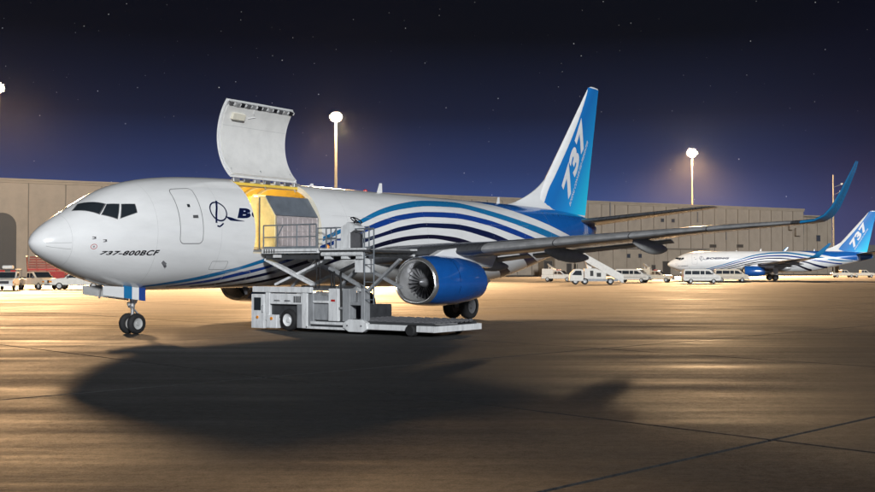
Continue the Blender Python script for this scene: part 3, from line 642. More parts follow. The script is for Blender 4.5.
    def gdoor(y, m_, bands):
        def q(x): return 1.80-.135*(x-2.3)
        for (xa, xb, mm) in bands:
            MB().hexa([(xa, y-.02, q(xa)-.46), (xb, y-.02, q(xb)-.46), (xb, y+.02, q(xb)-.46), (xa, y+.02, q(xa)-.46)], [(xa, y-.02, 1.62), (xb, y-.02, 1.58), (xb, y+.02, 1.58), (xa, y+.02, 1.62)]).build('gear_door', mm, g)
    gdoor(-.46, WHITE, [(2.42, 3.22, WHITE), (3.222, 3.55, TEAL), (3.552, 3.83, WHITE), (3.832, 4.1, ROYAL)])
    gdoor(.40, GREY, [(2.3, 4.1, GREY)])
    for y in (-.40, .36): MB().bar((2.9, y*.9, 1.5), (2.9, y, 1.2), .04, .04).build('door_link', STEEL, g)
    # wing-root light, tail cone exhaust
    MB().lathe([(0, .17), (.10, .14), (.10, .02)], (37.22, 0, 4.40), (1, 0, .1), 16).build('tail_exhaust', DSTEEL, root)
    MB().lathe([(0, .10), (.05, .09), (.10, .03)], (16.2, 0, 5.47), (0, 0, 1), 12).build('beacon', TAILL, root)
    return root

aircraft('cargo_aircraft', 'large white freighter with blue tail and raised cargo door', (0, 0, 0), 0, True)
fn = AT(667, 262, 203); fn.z = 0
aircraft('cargo_aircraft', 'smaller distant white and blue airliner parked by the hangar', fn, math.atan2(RGT.y, RGT.x)-R(7), False, False)

# ------------------------------------------------------------------ hangar
BA = Vector((130.4, 207, 0)); WA = math.atan2(-117, 247.6)
hg = thing('hangar', 'long tan hangar with tall vertical wall panels behind the aircraft', 'building', BA, WA)
HX0, HX1, HH = -150.0, 275.0, 24.0
MB().box(HX0, HX1, .3, 45, 0, HH-.4).build('wall', ROOFT, hg)
MB().box(HX0-.2, HX1+.2, -.15, 45.2, HH-.4, HH+.1).build('parapet', PANEL2, hg)
x = HX0; pm = {}
while x < HX1-1:
    wd_ = 8.7 if x < 60 else 5.45; x2 = min(x+wd_, HX1)
    k = round(x2-x, 1)
    if k not in pm:
        o = MB().box(.11, k-.11, 0, .28, .2, HH-1.0).build('wall_panel', PANEL, hg); pm[k] = o.data
    else: o = bpy.data.objects.new('wall_panel', pm[k]); C.objects.link(o); o.parent = hg
    o.location = (x, random.uniform(-.02, .02), 0)
    x = x2
MB().box(HX0, HX1, -.06, .26, HH-.95, HH-.45).build('cornice', PANEL2, hg)
def wl_x(u):                                        # where a pixel column meets the hangar face (local x)
    d = ray(u, 260); n = Vector((math.sin(-WA), math.cos(-WA), 0)); dx = Vector((math.cos(WA), math.sin(WA), 0)); nn = Vector((-math.sin(WA), math.cos(WA), 0))
    t = (BA-CAM).dot(nn)/d.dot(nn); return (CAM+d*t-BA).dot(dx), t
def wl(u, v):
    x, t = wl_x(u); return x, CAM.z+ray(u, v).z*t
def win(u, v, w_, h_, m_, nm='window', par=None, y=-.06):
    x, z = wl(u, v); o = MB().box(x-w_/2, x+w_/2, y, y+.2, z-h_/2, z+h_/2).build(nm, ROOFT, par or hg)
    MB().box(x-w_/2+.12, x+w_/2-.12, y-.03, y+.02, z-h_/2+.12, z+h_/2-.12).build('pane', m_, o); return o
for u, v in ((662.5, 220.2), (673.2, 220.6)): win(u, v, 1.5, 1.3, GLASS)
for u, va, vb in ((697.5, 212, 222), (683, 208, 214), (726, 230, 240), (610, 202, 222)):
    x, za = wl(u, va); _, zb = wl(u, vb); MB().box(x-.16, x+.16, -.3, -.02, zb, za).build('downpipe', DGREY, hg)
x, z = wl(2, 232); r_ = 3.2
pts = [(x-r_, .3), (x-r_, 12.5)]+[(x-r_*math.cos(a), 12.5+r_*math.sin(a)) for a in lin(0, math.pi, 12)]+[(x+r_, .3)]
MB().prism(pts, -.12, .1).build('arched_doorway', DARKO, hg)
for u in (713, 740): win(u, 246, 3.2, 1.2, DARKO, 'vent')
# annex in front of the hangar
ax0, _ = wl_x(538); ax1, _ = wl_x(690)
an = thing('annex', 'low tan annex with small square windows at the foot of the hangar', 'building', BA, WA)
AY = -9
MB().box(ax0, ax1, AY+.25, -.35, 0, 8.5).build('wall', PANEL2, an)
MB().box(ax0-.2, ax1+.2, AY-.35, -.34, 8.5, 8.85).build('roof', ROOFT, an)
def an_x(u):
    d = ray(u, 262); nn = Vector((-math.sin(WA), math.cos(WA), 0)); dx = Vector((math.cos(WA), math.sin(WA), 0)); P0 = BA+nn*AY
    t = (P0-CAM).dot(nn)/d.dot(nn); return (CAM+d*t-BA).dot(dx), t
x = ax0
while x < ax1-.5:
    x2 = min(x+5.6, ax1); MB().box(x+.08, x2-.08, AY, AY+.24, .15, 8.4).build('wall_panel', PANEL2, an); x = x2
for u, v, w_, h_, m_, nm in ((628.5, 255.8, 1.5, 1.4, GLASS, 'window'), (640, 255.8, 1.5, 1.4, GLASS, 'window'), (653.5, 264.5, 1.7, 3.4, DARKO, 'door'), (666.5, 263.5, 3.4, 4.6, DARKO, 'door'), (569, 267, 2.0, 3.8, DARKO, 'door'), (575.5, 267, 1.5, 3.6, DARKO, 'door'), (548, 268, 3.2, 4.6, DARKO, 'door')):
    x, t = an_x(u); z = max(CAM.z+ray(u, v).z*t, h_/2+.05) if nm != 'door' else h_/2+.06
    o = MB().box(x-w_/2, x+w_/2, AY-.08, AY+.1, z-h_/2, z+h_/2).build(nm, ROOFT, an); MB().box(x-w_/2+.14, x+w_/2-.14, AY-.11, AY-.07, z-h_/2+.1, z+h_/2-.14).build('pane', m_, o)
x, _ = an_x(574); MB().tube([(x, AY-1.2, 0), (x, AY-1.2, 8)], .16, 8).build('lamp_post', POLE, an)
MB().box(an_x(557)[0], an_x(592)[0], AY-1.4, AY-.02, 5.2, 5.4).build('canopy', PANEL, an)
# lower block at the right end
sb_ = thing('service_building', 'lower brown block with one lit window at the far end of hangar', 'building', BA, WA)
q0 = HX1+.4; q1 = wl_x(841)[0]
MB().box(q0, q1, 4.3, 44, 0, 21.6).build('wall', ROOFT, sb_); MB().box(q0-.1, q1+.3, 3.8, 44.3, 21.6, 22.1).build('roof', PANEL2, sb_)
x = q0
while x < q1-.5:
    x2 = min(x+5.45, q1); MB().box(x+.1, x2-.1, 4, 4.28, .2, 21.2).build('wall_panel', PANEL2, sb_); x = x2
for u, v, w_, h_, m_ in ((809.5, 240.5, 2.3, 2.9, LITW), (809.5, 229, 3.2, 3.6, DARKO), (827, 238, 2.2, 2.4, GLASS)): win(u, v, w_, h_, m_, 'window', sb_, 3.92)
for u, va, vb, w_ in ((797, 228, 236, 2.6), (790, 224, 230, 1.8)):
    x, za = wl(u, va); _, zb = wl(u, vb); MB().box(x-w_/2, x+w_/2, -1.0, -.05, zb, za).build('wall_unit', PANEL, hg, bevel=.1)
lb = AT(839, 268, 470); lb.z = 0
tag(MB().hexa([(0, 0, 0), (90, 0, 0), (90, 30, 0), (0, 30, 0)], [(0, 0, 12.2), (90, 0, 14.5), (90, 30, 14.5), (0, 30, 12.2)]).build('dark_shed', DARKO), 'dark unlit shed behind the blue tail of the distant airliner', 'building')
o = bpy.data.objects['dark_shed']; o.location = lb; o.rotation_euler = (0, 0, math.atan2(RGT.y, RGT.x))
aw = AT(833.5, 215, 428); am = thing('antenna_mast', 'thin antenna mast rising behind the raised winglet', 'mast', (aw.x, aw.y, 0))
MB().tube([(0, 0, 0), (0, 0, AT(833.5, 175, 428).z)], [.45, .22], 8).build('pole', POLE, am)
for i in range(4):
    z_ = aw.z+2+i*3.0; MB().bar((0, 0, z_), RGT*(1.6+.5*i)+Vector((0, 0, z_+1.2)), .12, .12).build('antenna_arm', POLE, am)
    p_ = RGT*(1.7+.5*i)+Vector((0, 0, z_+1.4)); MB().lathe([(0, .05), (.12, .35), (.2, .42)], p_, -FWD, 12).build('dish', VWHITE, am)

# ------------------------------------------------------------------ floodlight masts (lit)
AIM = CAM+FWD*40
def mast(u, v, dist, label, watts, k=1.15, colr=(1, .585, .275)):
    p = AT(u, v, dist); h = p.z; m = thing('floodlight_mast', label, 'mast', (p.x, p.y, 0), 0, 'floodlight masts around the apron')
    MB().tube([(0, 0, 0), (0, 0, h*.5), (0, 0, h-.6)], [.34*k**.3, .27*k**.3, .2*k**.3], 10).build('pole', POLE, m, smooth=40)
    zz = lambda d: Vector((0, 0, h+d*k))
    MB().bar(RGT*-.85*k+zz(-.5), RGT*.85*k+zz(-.5), .14, .14).bar(RGT*-.85*k+zz(.5), RGT*.85*k+zz(.5), .14, .14).bar(zz(-.7), zz(.6), .16*k, .16*k).build('crossarm', POLE, m)
    dn = (-FWD+Vector((0, 0, -.35))).normalized(); a = RGT; b = dn.cross(a)
    for r_ in (-.52, 0, .52):
        for c in ((-.75, -.25, .25, .75) if r_ == 0 else (-.28, .28)):
            o = zz(r_)+a*c*k-FWD*.3; hs_ = []
            for s_, d_ in ((.14*k, -.18*k), (.23*k, .06*k)):
                hs_.append([o+dn*d_+a*s_*i+b*s_*j for i, j in ((-1, -1), (1, -1), (1, 1), (-1, 1))])
            fl = MB().hexa(hs_[0], hs_[1]).build('floodlight', DGREY, m)
            MB().add([o+dn*(.06*k+.006)+a*.21*k*i+b*.21*k*j for i, j in ((-1, -1), (1, -1), (1, 1), (-1, 1))], [(0, 1, 2, 3)]).build('lens', LAMPE, fl)
    gl_ = bpy.data.lights.new('flood_spill', 'POINT'); gl_.energy = watts*.04; gl_.color = (1, .72, .42); gl_.shadow_soft_size = 1.5
    go = bpy.data.objects.new('flood_spill', gl_); C.objects.link(go); go.parent = m; go.location = zz(0)-FWD*1.4
    l = bpy.data.lights.new('flood', 'SPOT'); l.energy = watts; l.color = colr; l.shadow_soft_size = 3.6; l.spot_size = R(84); l.spot_blend = .9
    lo = bpy.data.objects.new('flood', l); C.objects.link(lo); lo.parent = m; lo.location = Vector((0, 0, h))-FWD*.6
    aim = AIM-p; aim.z = 0; aim.normalize()
    lo.rotation_euler = (-aim*math.cos(R(46))+Vector((0, 0, math.sin(R(46))))).to_track_quat('Z', 'Y').to_euler()
    return m
mast(-1.2, 88, 200, 'floodlight mast cut by the left edge of the photo', LAMP_W)
mast(336, 117, 195, 'floodlight mast rising behind the fuselage beside the open door', LAMP_W*.9, 1.1)
mast(692, 153, 425, 'floodlight mast rising behind the hangar roof near the blue fin', LAMP_W*6.5, 2.0)

# ------------------------------------------------------------------ container in the doorway
ct = thing('cargo_container', 'quilted silver container with slate sloping top in the cargo doorway', 'container', (10.1, -1.0, 2.9))
cx0, cx1 = 8.98-10.1, 11.28-10.1
prof = [(-.70, .05), (-.70, 1.20), (-.17, 1.93), (.55, 1.93), (.55, .05)]
b = MB().add([(cx0, y, z) for y, z in prof]+[(cx1, y, z) for y, z in prof], [tuple(range(5)), tuple(range(9, 4, -1))]+[(i, i+5, (i+1) % 5+5, (i+1) % 5) for i in (2, 3, 4)]+[(0, 5, 6, 1), (1, 6, 7, 2)])
b.build('shell', QUILT, ct)
e_ = .012
for i in range(8):
    for j in range(4):
        xa, xb = cx0+.06+(cx1-cx0-.12)*i/8, cx0+.06+(cx1-cx0-.12)*(i+1)/8; za, zb = .10+1.06*j/4, .10+1.06*(j+1)/4
        MB().hexa([(xa, -.702, za), (xb, -.702, za), (xb, -.702, zb), (xa, -.702, zb)], [(xa+.03, -.716, za+.03), (xb-.03, -.716, za+.03), (xb-.03, -.716, zb-.03), (xa+.03, -.716, zb-.03)]).build('quilted_panel', QUILT, ct)
MB().hexa([(cx0+.02, -.70, 1.205), (cx1-.02, -.70, 1.205), (cx1-.02, -.17, 1.935), (cx0+.02, -.17, 1.935)], [(cx0+.02, -.732, 1.228), (cx1-.02, -.732, 1.228), (cx1-.02, -.195, 1.962), (cx0+.02, -.195, 1.962)]).build('sloping_canopy', ULDTOP, ct)
MB().box(cx0, cx1, -.74, .55, 0, .06).build('base_plate', STEEL, ct)
MB().add([(cx0-.004, y, z) for y, z in prof]+[(cx0-.03, y*.96-.01, z*.97+.03) for y, z in prof], [tuple(range(5)), tuple(range(9, 4, -1))]+[(i, i+5, (i+1) % 5+5, (i+1) % 5) for i in range(5)]).build('painted_glow_end', ENDGLOW, ct)  # skin over the shell end, carrying the hold light as yellow paint
for x in (cx0, cx1-.04): MB().box(x, x+.04, -.745, -.70, .06, 1.2).build('corner_post', STEEL, ct)
# yellow-red tie-down stanchion beside it
ps = thing('door_stanchion', 'thin dark stanchion standing in the yellow hold beside the container', 'stanchion', (8.62, -1.25, 2.84))
MB().tube([(0, 0, 0), (0, 0, 1.92)], .028, 8).build('post', DGREY, ps); MB().lathe([(0, .1), (.03, .1), (.04, .03)], (0, 0, 0), (0, 0, 1), 12).build('base', DGREY, ps)

# ------------------------------------------------------------------ cargo loader
ld = thing('cargo_loader', 'white scissor lift cargo loader standing at the open cargo door', 'loader', (9.55, -4.5, 0))
LX0, LX1 = -1.45, 1.45                                # local x; local y = world y + 4.5
def L(y): return y+4.5
ch_ = MB().box(LX0+.14, LX1-.14, L(-5.6), L(-1.7), .42, .92).build('chassis', LOADD, ld, bevel=.02)
for x in (LX0, LX1-.16): MB().box(x, x+.16, L(-4.2), L(-1.42), 1.34, 1.54).build('side_beam', LOADW, ch_, bevel=.012)
for s_, x in ((1, LX0), (-1, LX1)):
    a, b_ = sorted((x, x+s_*.55)); xo = x
    q = lambda y0, y1, z0, z1, nm, m_, d=.5, off=0: MB().box(*sorted((x+s_*off, x+s_*(off+d))), L(y1), L(y0), z0, z1).build(nm, m_, ch_, bevel=.012)
    cb = q(-1.40, -2.03, .06, 1.27, 'cabinet', LOADW, .6, -.03)
    MB().box(*sorted((x-s_*.045, x-s_*.028)), L(-1.88), L(-1.55), .70, 1.15).build('cabinet_window', GLASS, ch_)
    MB().box(*sorted((x-s_*.04, x-s_*.028)), L(-2.0), L(-1.45), .12, .34).build('step_plate', LOADW, ch_)
    q(-2.05, -2.25, .35, 1.33, 'post', LOADW, .2, .02)
    q(-2.12, -2.62, .08, .55, 'mud_box', LOADW, .35)
    q(-2.28, -3.95, .93, 1.30, 'side_cover', LOADW, .12, .01)
    q(-3.55, -3.78, .12, .92, 'post', LOADG, .3, .03)
    q(-3.80, -4.05, .12, 1.33, 'post', LOADW, .4, .0)
    q(-4.05, -4.3, .12, 1.30, 'post', LOADG, .4, .05)
    if s_ > 0: q(-4.30, -5.0, .42, 1.25, 'tank', LOADG, .35, .10)
    if s_ > 0: q(-5.00, -5.42, .40, 1.50, 'valve_cabinet', LOADW, .35, .02)
    if s_ > 0: q(-5.60, -5.92, .40, 1.50, 'valve_cabinet', LOADG, .35, .04)
    if s_ > 0: q(-6.42, -6.58, .36, 1.52, 'post', LOADG, .3, .02)
    if s_ > 0: q(-5.92, -6.42, .95, 1.05, 'shelf', LOADG, .3, .06); q(-4.3, -5.0, 1.0, 1.08, 'shelf', LOADW, .1, .02); q(-5.42, -5.6, .80, .88, 'shelf', LOADG, .3, .06)
    if s_ > 0: MB().box(*sorted((x+s_*.015, x+s_*.02)), L(-5.30), L(-5.12), 1.06, 1.13).build('warning_label', TAILL, ch_)
    for y in ((-5.08, -5.2, -5.5) if s_ > 0 else ()):
        MB().tube([(x+s_*.12, L(y), .9), (x+s_*.10, L(y), 1.6), (x+s_*.14, L(y)+.06, 1.92), (x+s_*.35, L(y)+.22, 2.06), (x+s_*.6, L(y)+.4, 2.05)], .035, 8).build('hose', RUBBER, ch_, smooth=60)
    wy = L(-3.12); xc = x+s_*.16
    MB().lathe([(-.15, .22), (-.155, .30), (-.12, .36), (-.05, .385), (.05, .385), (.12, .36), (.155, .30), (.15, .22)], (xc, wy, .385), (1, 0, 0), 28).build('tyre', RUBBER, ch_, smooth=40)
    MB().lathe([(-s_*.14, .22), (-s_*.09, .17), (-s_*.07, .09), (-s_*.12, .08), (-s_*.12, .005)], (xc, wy, .385), (1, 0, 0), 18).build('rim', LOADW, ch_, smooth=40)
    xa = x+s_*.30; xb2 = x+s_*.45
    a_ = MB().bar((xa, L(-1.85), 2.50), (xa, L(-4.10), 1.62), .09, .30, (1, 0, 0)).build('scissor_arm', LOADW, ld, bevel=.01)
    MB().bar((xb2, L(-2.2), 1.60), (xb2, L(-4.70), 2.52), .09, .28, (1, 0, 0)).build('scissor_arm', LOADW, ld, bevel=.01)
    MB().bar((xb2, L(-4.7), 2.20), (xb2, L(-6.25), 1.50), .09, .20, (1, 0, 0)).build('scissor_arm', LOADG, ld, bevel=.01)
    MB().bar((xb2+s_*.1, L(-4.75), 1.30), (xb2+s_*.1, L(-6.3), 2.5), .09, .18, (1, 0, 0)).build('scissor_arm', LOADG, ld, bevel=.01)
    MB().lathe([(-.1, .06), (-.1, .001)], (xa-s_*.0, L(-3.18), 1.99), (1, 0, 0), 12).lathe([(.1, .06), (.1, .001)], (xa, L(-3.18), 1.99), (1, 0, 0), 12).build('pivot_pin', STEEL, ld)
# upper bridge platform
br = MB().box(LX0, LX1, L(-4.58), L(-1.95), 2.80, 2.86).build('bridge_platform', LOADG, ld)
for x in (LX0-.02, LX1-.10): MB().box(x, x+.12, L(-4.56), L(-1.88), 2.70, 2.87).build('edge_beam', LOADW, br, bevel=.015)
MB().box(LX0+.1, LX1-.1, L(-1.95), L(-1.86), 2.74, 2.88).build('bumper', RUBBER, br)
for x in (LX0+.1, LX1-.2): MB().box(x, x+.1, L(-4.5), L(-2.0), 2.50, 2.68).build('under_frame', LOADD, br); MB().tube([(x+.05, L(-3.4), 2.6), (x+.05, L(-4.3), 2.58)], .04, 8).build('ram', STEEL, br)
MB().box(LX0-.01, LX0+.1, L(-2.75), L(-2.45), 2.56, 2.66).build('bracket', LOADW, br)
for i in range(12): MB().tube([(LX0+.2, L(-2.05-.21*i), 2.875), (LX1-.2, L(-2.05-.21*i), 2.875)], .03, 8).build('roller', STEEL, br)
mp_ = MB().box(LX0+.02, LX1-.02, L(-6.62), L(-4.62), 2.72, 2.79).build('main_platform', LOADD, ld)
for x in (LX0-.02, LX1-.10): MB().box(x, x+.12, L(-6.6), L(-4.64), 2.80, 2.86).build('edge_beam', LOADW, mp_); MB().tube([(x+.06, L(-6.5), 2.66), (x+.06, L(-4.7), 2.66)], .075, 10).build('side_roller_tube', LOADW, mp_, smooth=40)
for y in (-4.95, -5.7, -6.35): MB().box(LX0+.02, LX0+.2, L(y-.14), L(y+.14), 2.50, 2.60).build('bracket', LOADW, mp_)
MB().box(LX0+.1, LX0+.5, L(-6.6), L(-6.1), 2.05, 2.5).build('pump_box', LOADW, mp_)
for i in range(9): MB().tube([(LX0+.2, L(-4.75-.21*i), 2.82), (LX1-.2, L(-4.75-.21*i), 2.82)], .03, 8).build('roller', STEEL, mp_)
for i in range(4): MB().box(LX0-.004, LX0+.01, L(-3.75+i*.09), L(-3.70+i*.09), 1.0, 1.22).build('vent_slot', LOADD, ch_)
for y in (-2.55, -3.05): MB().tube([(LX0-.005, L(y), 1.05), (LX0-.05, L(y), 1.07), (LX0-.05, L(y-.22), 1.07), (LX0-.005, L(y-.22), 1.05)], .012, 6).build('grab_handle', DSTEEL, ch_)
MB().tube([(LX0-.035, L(-1.98), .62), (LX0-.07, L(-1.98), .64), (LX0-.07, L(-1.98), .86), (LX0-.035, L(-1.98), .88)], .012, 6).build('grab_handle', DSTEEL, ch_)
for y, z in ((-1.72, .45), (-2.38, .42)): MB().lathe([(0, .055), (-.03, .055), (-.035, .01)], (LX0-.032 if y > -2 else LX0-.002, L(y), z), (1, 0, 0), 12).build('marker_lamp', AMBER, ch_)
for k_, y in enumerate((-4.35, -4.5)): MB().tube([(LX0+.1, L(y), 1.5), (LX0+.06, L(y-.1), 1.9), (LX0+.1, L(y-.05), 2.3), (LX0+.2, L(y+.1), 2.7)], .02, 6).build('hose', RUBBER, ch_, smooth=60)
MB().tube([(LX0+.62, L(-2.5), 1.3), (LX0+.62, L(-3.4), 2.05)], .06, 10).build('lift_ram', STEEL, ch_, smooth=40)
MB().tube([(LX0+.62, L(-3.4), 2.05), (LX0+.62, L(-3.9), 2.46)], .035, 10).build('ram_rod', CHROME, ch_, smooth=40)
MB().box(LX0-.035, LX0-.02, L(-4.5), L(-2.0), 2.755, 2.775).build('cable_tray', LOADD, br)
MB().lathe([(0, .07), (.1, .065), (.14, .02)], (LX0+.3, L(-4.72), 2.86), (0, 0, 1), 12).build('beacon', AMBER, mp_)
for i in range(5): MB().box(LX0-.022, LX0-.018, L(-2.05-i*.12), L(-2.0-i*.12), 2.72, 2.86).build('hazard_mark', BLACK, br)
# railings
def rail(x, ya, yb, z0, z1, par, posts, mid=True):
    r_ = MB().tube([(x, L(ya), z1), (x, L(yb), z1)], .024, 8)
    if mid: r_.tube([(x, L(ya), (z0+z1)/2), (x, L(yb), (z0+z1)/2)], .02, 8)
    o = r_.build('handrail', RAIL, par)
    for y in posts: MB().tube([(x, L(y), z0), (x, L(y), z1)], .026, 8).build('rail_post', RAIL, par)
for x in (LX0+.02, LX1-.02):
    rail(x, -1.95, -4.45, 2.86, 3.70, br, (-1.95, -2.62, -3.55, -4.15, -4.45))
    MB().tube([(x, L(-2.62), 3.28), (x, L(-2.9), 3.70)], .02, 8).build('rail_brace', RAIL, br)
    MB().box(x-.03, x+.03, L(-4.5), L(-1.95), 2.87, 2.95).build('toe_board', RAIL, br)
rail(LX0+.02, -4.9, -5.35, 2.86, 3.55, mp_, (-4.9, -5.35))
# operator console
MB().box(LX0+.02, LX0+.62, L(-5.55), L(-5.25), 2.86, 3.12).build('console_base', LOADW, mp_)
cs = MB().add([(xx, L(y), z) for xx in (LX0+.02, LX0+.55) for y, z in ((-5.55, 2.865), (-5.55, 3.55), (-5.86, 3.74), (-6.14, 3.58), (-6.14, 3.46), (-5.93, 3.36), (-5.93, 2.865))], [tuple(range(7)), tuple(range(13, 6, -1))]+[(i, i+7, (i+1) % 7+7, (i+1) % 7) for i in range(7)]).build('console', LOADW, mp_)
MB().box(LX0+.06, LX0+.50, L(-6.10), L(-5.94), 2.87, 3.36).build('console_recess', DGREY, mp_)
MB().lathe([(0, .20), (.02, .225), (.04, .20), (.02, .175), (0, .20)], (LX0+.28, L(-6.0), 3.78), (0, -.6, 1), 20).build('control_wheel', BLACK, mp_, smooth=60)
MB().bar((LX0+.28, L(-5.86), 3.66), (LX0+.28, L(-6.0), 3.80), .05, .05).bar((LX0+.28, L(-6.16), 3.7), (LX0+.28, L(-5.84), 3.9), .03, .03).build('wheel_column', BLACK, mp_)
MB().box(LX0+.1, LX0+.4, L(-5.75), L(-5.6), 3.56, 3.60).build('switch_panel', BLACK, mp_)
# access ladder at the rear of the platform
for y in (-6.55, -6.95): MB().tube([(LX0+.05, L(y), 1.0), (LX0+.05, L(y), 3.48)], .024, 8).build('ladder_rail', RAIL, mp_)
for i in range(9): MB().tube([(LX0+.05, L(-6.55), 1.15+i*.29), (LX0+.05, L(-6.95), 1.15+i*.29)], .016, 6).build('ladder_rung', RAIL, mp_)
MB().tube([(LX0+.05, L(-5.7), 3.5), (LX0+.05, L(-6.95), 3.5)], .02, 8).build('handrail', RAIL, mp_)
# low rear platform
lp = MB().box(LX0+.1, LX1-.25, L(-9.30), L(-4.3), .20, .36).build('lower_platform', LOADD, ld)
for x in (LX0, LX1-.28):
    MB().box(x, x+.12, L(-5.75), L(-4.2), .28, .37).build('edge_beam', LOADW, lp); MB().box(x, x+.12, L(-5.75), L(-4.0), .12, .20).build('edge_beam', LOADW, lp); MB().box(x+.03, x+.1, L(-5.75), L(-4.2), .20, .28).build('beam_web', LOADD, lp)
    MB().box(x, x+.12, L(-8.35), L(-6.72), .17, .35).build('edge_beam', LOADW, lp, bevel=.01); MB().box(x, x+.12, L(-9.38), L(-8.72), .15, .35).build('edge_beam', LOADW, lp, bevel=.01)
    pb = [(-5.70, .20), (-5.70, .36), (-5.95, .48), (-6.5, .48), (-6.72, .38), (-6.75, .18), (-6.55, .07), (-5.95, .07)]
    MB().add([(xx, L(y), z) for xx in (x-.05, x+.14) for y, z in pb], [tuple(range(8)), tuple(range(15, 7, -1))]+[(i, i+8, (i+1) % 8+8, (i+1) % 8) for i in range(8)]).build('hub_block', LOADW, lp, bevel=.012)
    for y in (-5.9, -6.5): MB().lathe([(0, .03), (-.02, .03), (-.02, .001)], (x-.05, L(y), .28), (1, 0, 0), 8).build('bolt', DSTEEL, lp)
    MB().lathe([(-.14, .01), (-.14, .15), (-.10, .19), (.10, .19), (.14, .15), (.14, .01)], (x+.03, L(-8.53), .195), (1, 0, 0), 20).build('castor_wheel', RUBBER, lp, smooth=40)
MB().box(LX0, LX1-.16, L(-9.42), L(-9.385), .15, .345).build('end_beam', LOADW, lp)
rdm = []
for i in range(26):
    y = -4.45-.186*i
    MB().tube([(LX0+.14, L(y), .44), (LX1-.3, L(y), .44)], .022, 6).build('roller_shaft', DSTEEL, lp)
    for k in range(9):
        if not rdm: d_ = MB().lathe([(-.05, .02), (-.05, .06), (.05, .06), (.05, .02)], (0, 0, 0), (1, 0, 0), 10).build('roller_disc', DSTEEL, lp); rdm.append(d_.data)
        else: d_ = bpy.data.objects.new('roller_disc', rdm[0]); C.objects.link(d_); d_.parent = lp
        d_.location = (LX0+.28+k*.27+(.13 if i % 2 else 0), L(y), .44)
for x in (LX0+.13, LX1-.32): MB().box(x, x+.04, L(-9.3), L(-4.4), .36, .43).build('roller_rail', LOADD, lp)
MB().box(LX0+.5, LX0+1.4, L(-9.36), L(-8.9), .37, .405).build('ramp_plate', STEEL, lp)

# ------------------------------------------------------------------ vehicles
def wheels(root, xs, yw, r, m_=GREY):
    for x in xs:
        for s_ in (1, -1):
            y = s_*yw
            MB().lathe([(-.11, r*.6), (-.115, r*.85), (-.06, r), (.06, r), (.115, r*.85), (.11, r*.6)], (x, y, r), (0, 1, 0), 18).build('tyre', RUBBER, root, smooth=40)
            MB().lathe([(s_*.10, r*.6), (s_*.07, r*.5), (s_*.06, r*.2), (s_*.10, r*.15), (s_*.10, .003)], (x, y, r), (0, 1, 0), 14).build('rim', m_, root, smooth=40)
def panes(root, side, yw, m_=GLASS):
    for pl in side:
        for s_ in (1, -1): MB().prism(pl, s_*(yw-.01), s_*(yw+.006)).build('window', m_, root)
def van(name, label, loc, rz, m_, group):
    r = thing(name, label, 'van', loc, rz, group); w_ = .98
    body = [(-2.7, .38), (-2.74, .8), (-2.68, 1.85), (-2.5, 2.12), (.9, 2.12), (1.25, 2.02), (1.95, 1.36), (2.62, 1.14), (2.74, .85), (2.72, .38)]
    MB().prism(body, -w_, w_).build('body', m_, r, bevel=.07)
    panes(r, [[(-2.5, 1.32), (-2.45, 1.85), (-1.55, 1.85), (-1.55, 1.32)], [(-1.45, 1.32), (-1.45, 1.85), (-.35, 1.85), (-.35, 1.32)], [(-.25, 1.32), (-.25, 1.85), (.35, 1.85), (.35, 1.32)], [(.5, 1.32), (.5, 1.85), (1.05, 1.82), (1.55, 1.32)]], w_)
    MB().hexa([(1.30, -.84, 1.97), (1.98, -.88, 1.40), (1.98, .88, 1.40), (1.30, .84, 1.97)], [(1.33, -.84, 2.0), (2.01, -.88, 1.43), (2.01, .88, 1.43), (1.33, .84, 2.0)]).build('windscreen', GLASS, r)
    MB().box(2.70, 2.82, -.95, .95, .36, .58).build('bumper', DGREY, r, bevel=.03); MB().box(2.70, 2.765, -.45, .45, .66, .86).build('grille', BLACK, r)
    for s_ in (1, -1): MB().box(2.60, 2.765, s_*.80-.14, s_*.80+.14, .72, .95).build('headlight', HEADL, r, bevel=.03); MB().box(-2.765, -2.68, s_*.88-.06, s_*.88+.06, .9, 1.3).build('tail_light', TAILL, r)
    for s_ in (1, -1): MB().box(1.45, 1.62, s_*1.02-.06, s_*1.02+.12*s_ if s_ > 0 else s_*1.02+.06, 1.36, 1.56).build('mirror', DGREY, r)
    MB().box(-2.4, 2.4, -.985, -.982, .78, .83).box(-2.4, 2.4, .982, .985, .78, .83).build('trim_strip', DGREY, r)
    wheels(r, (-1.62, 1.68), .90, .35); return r
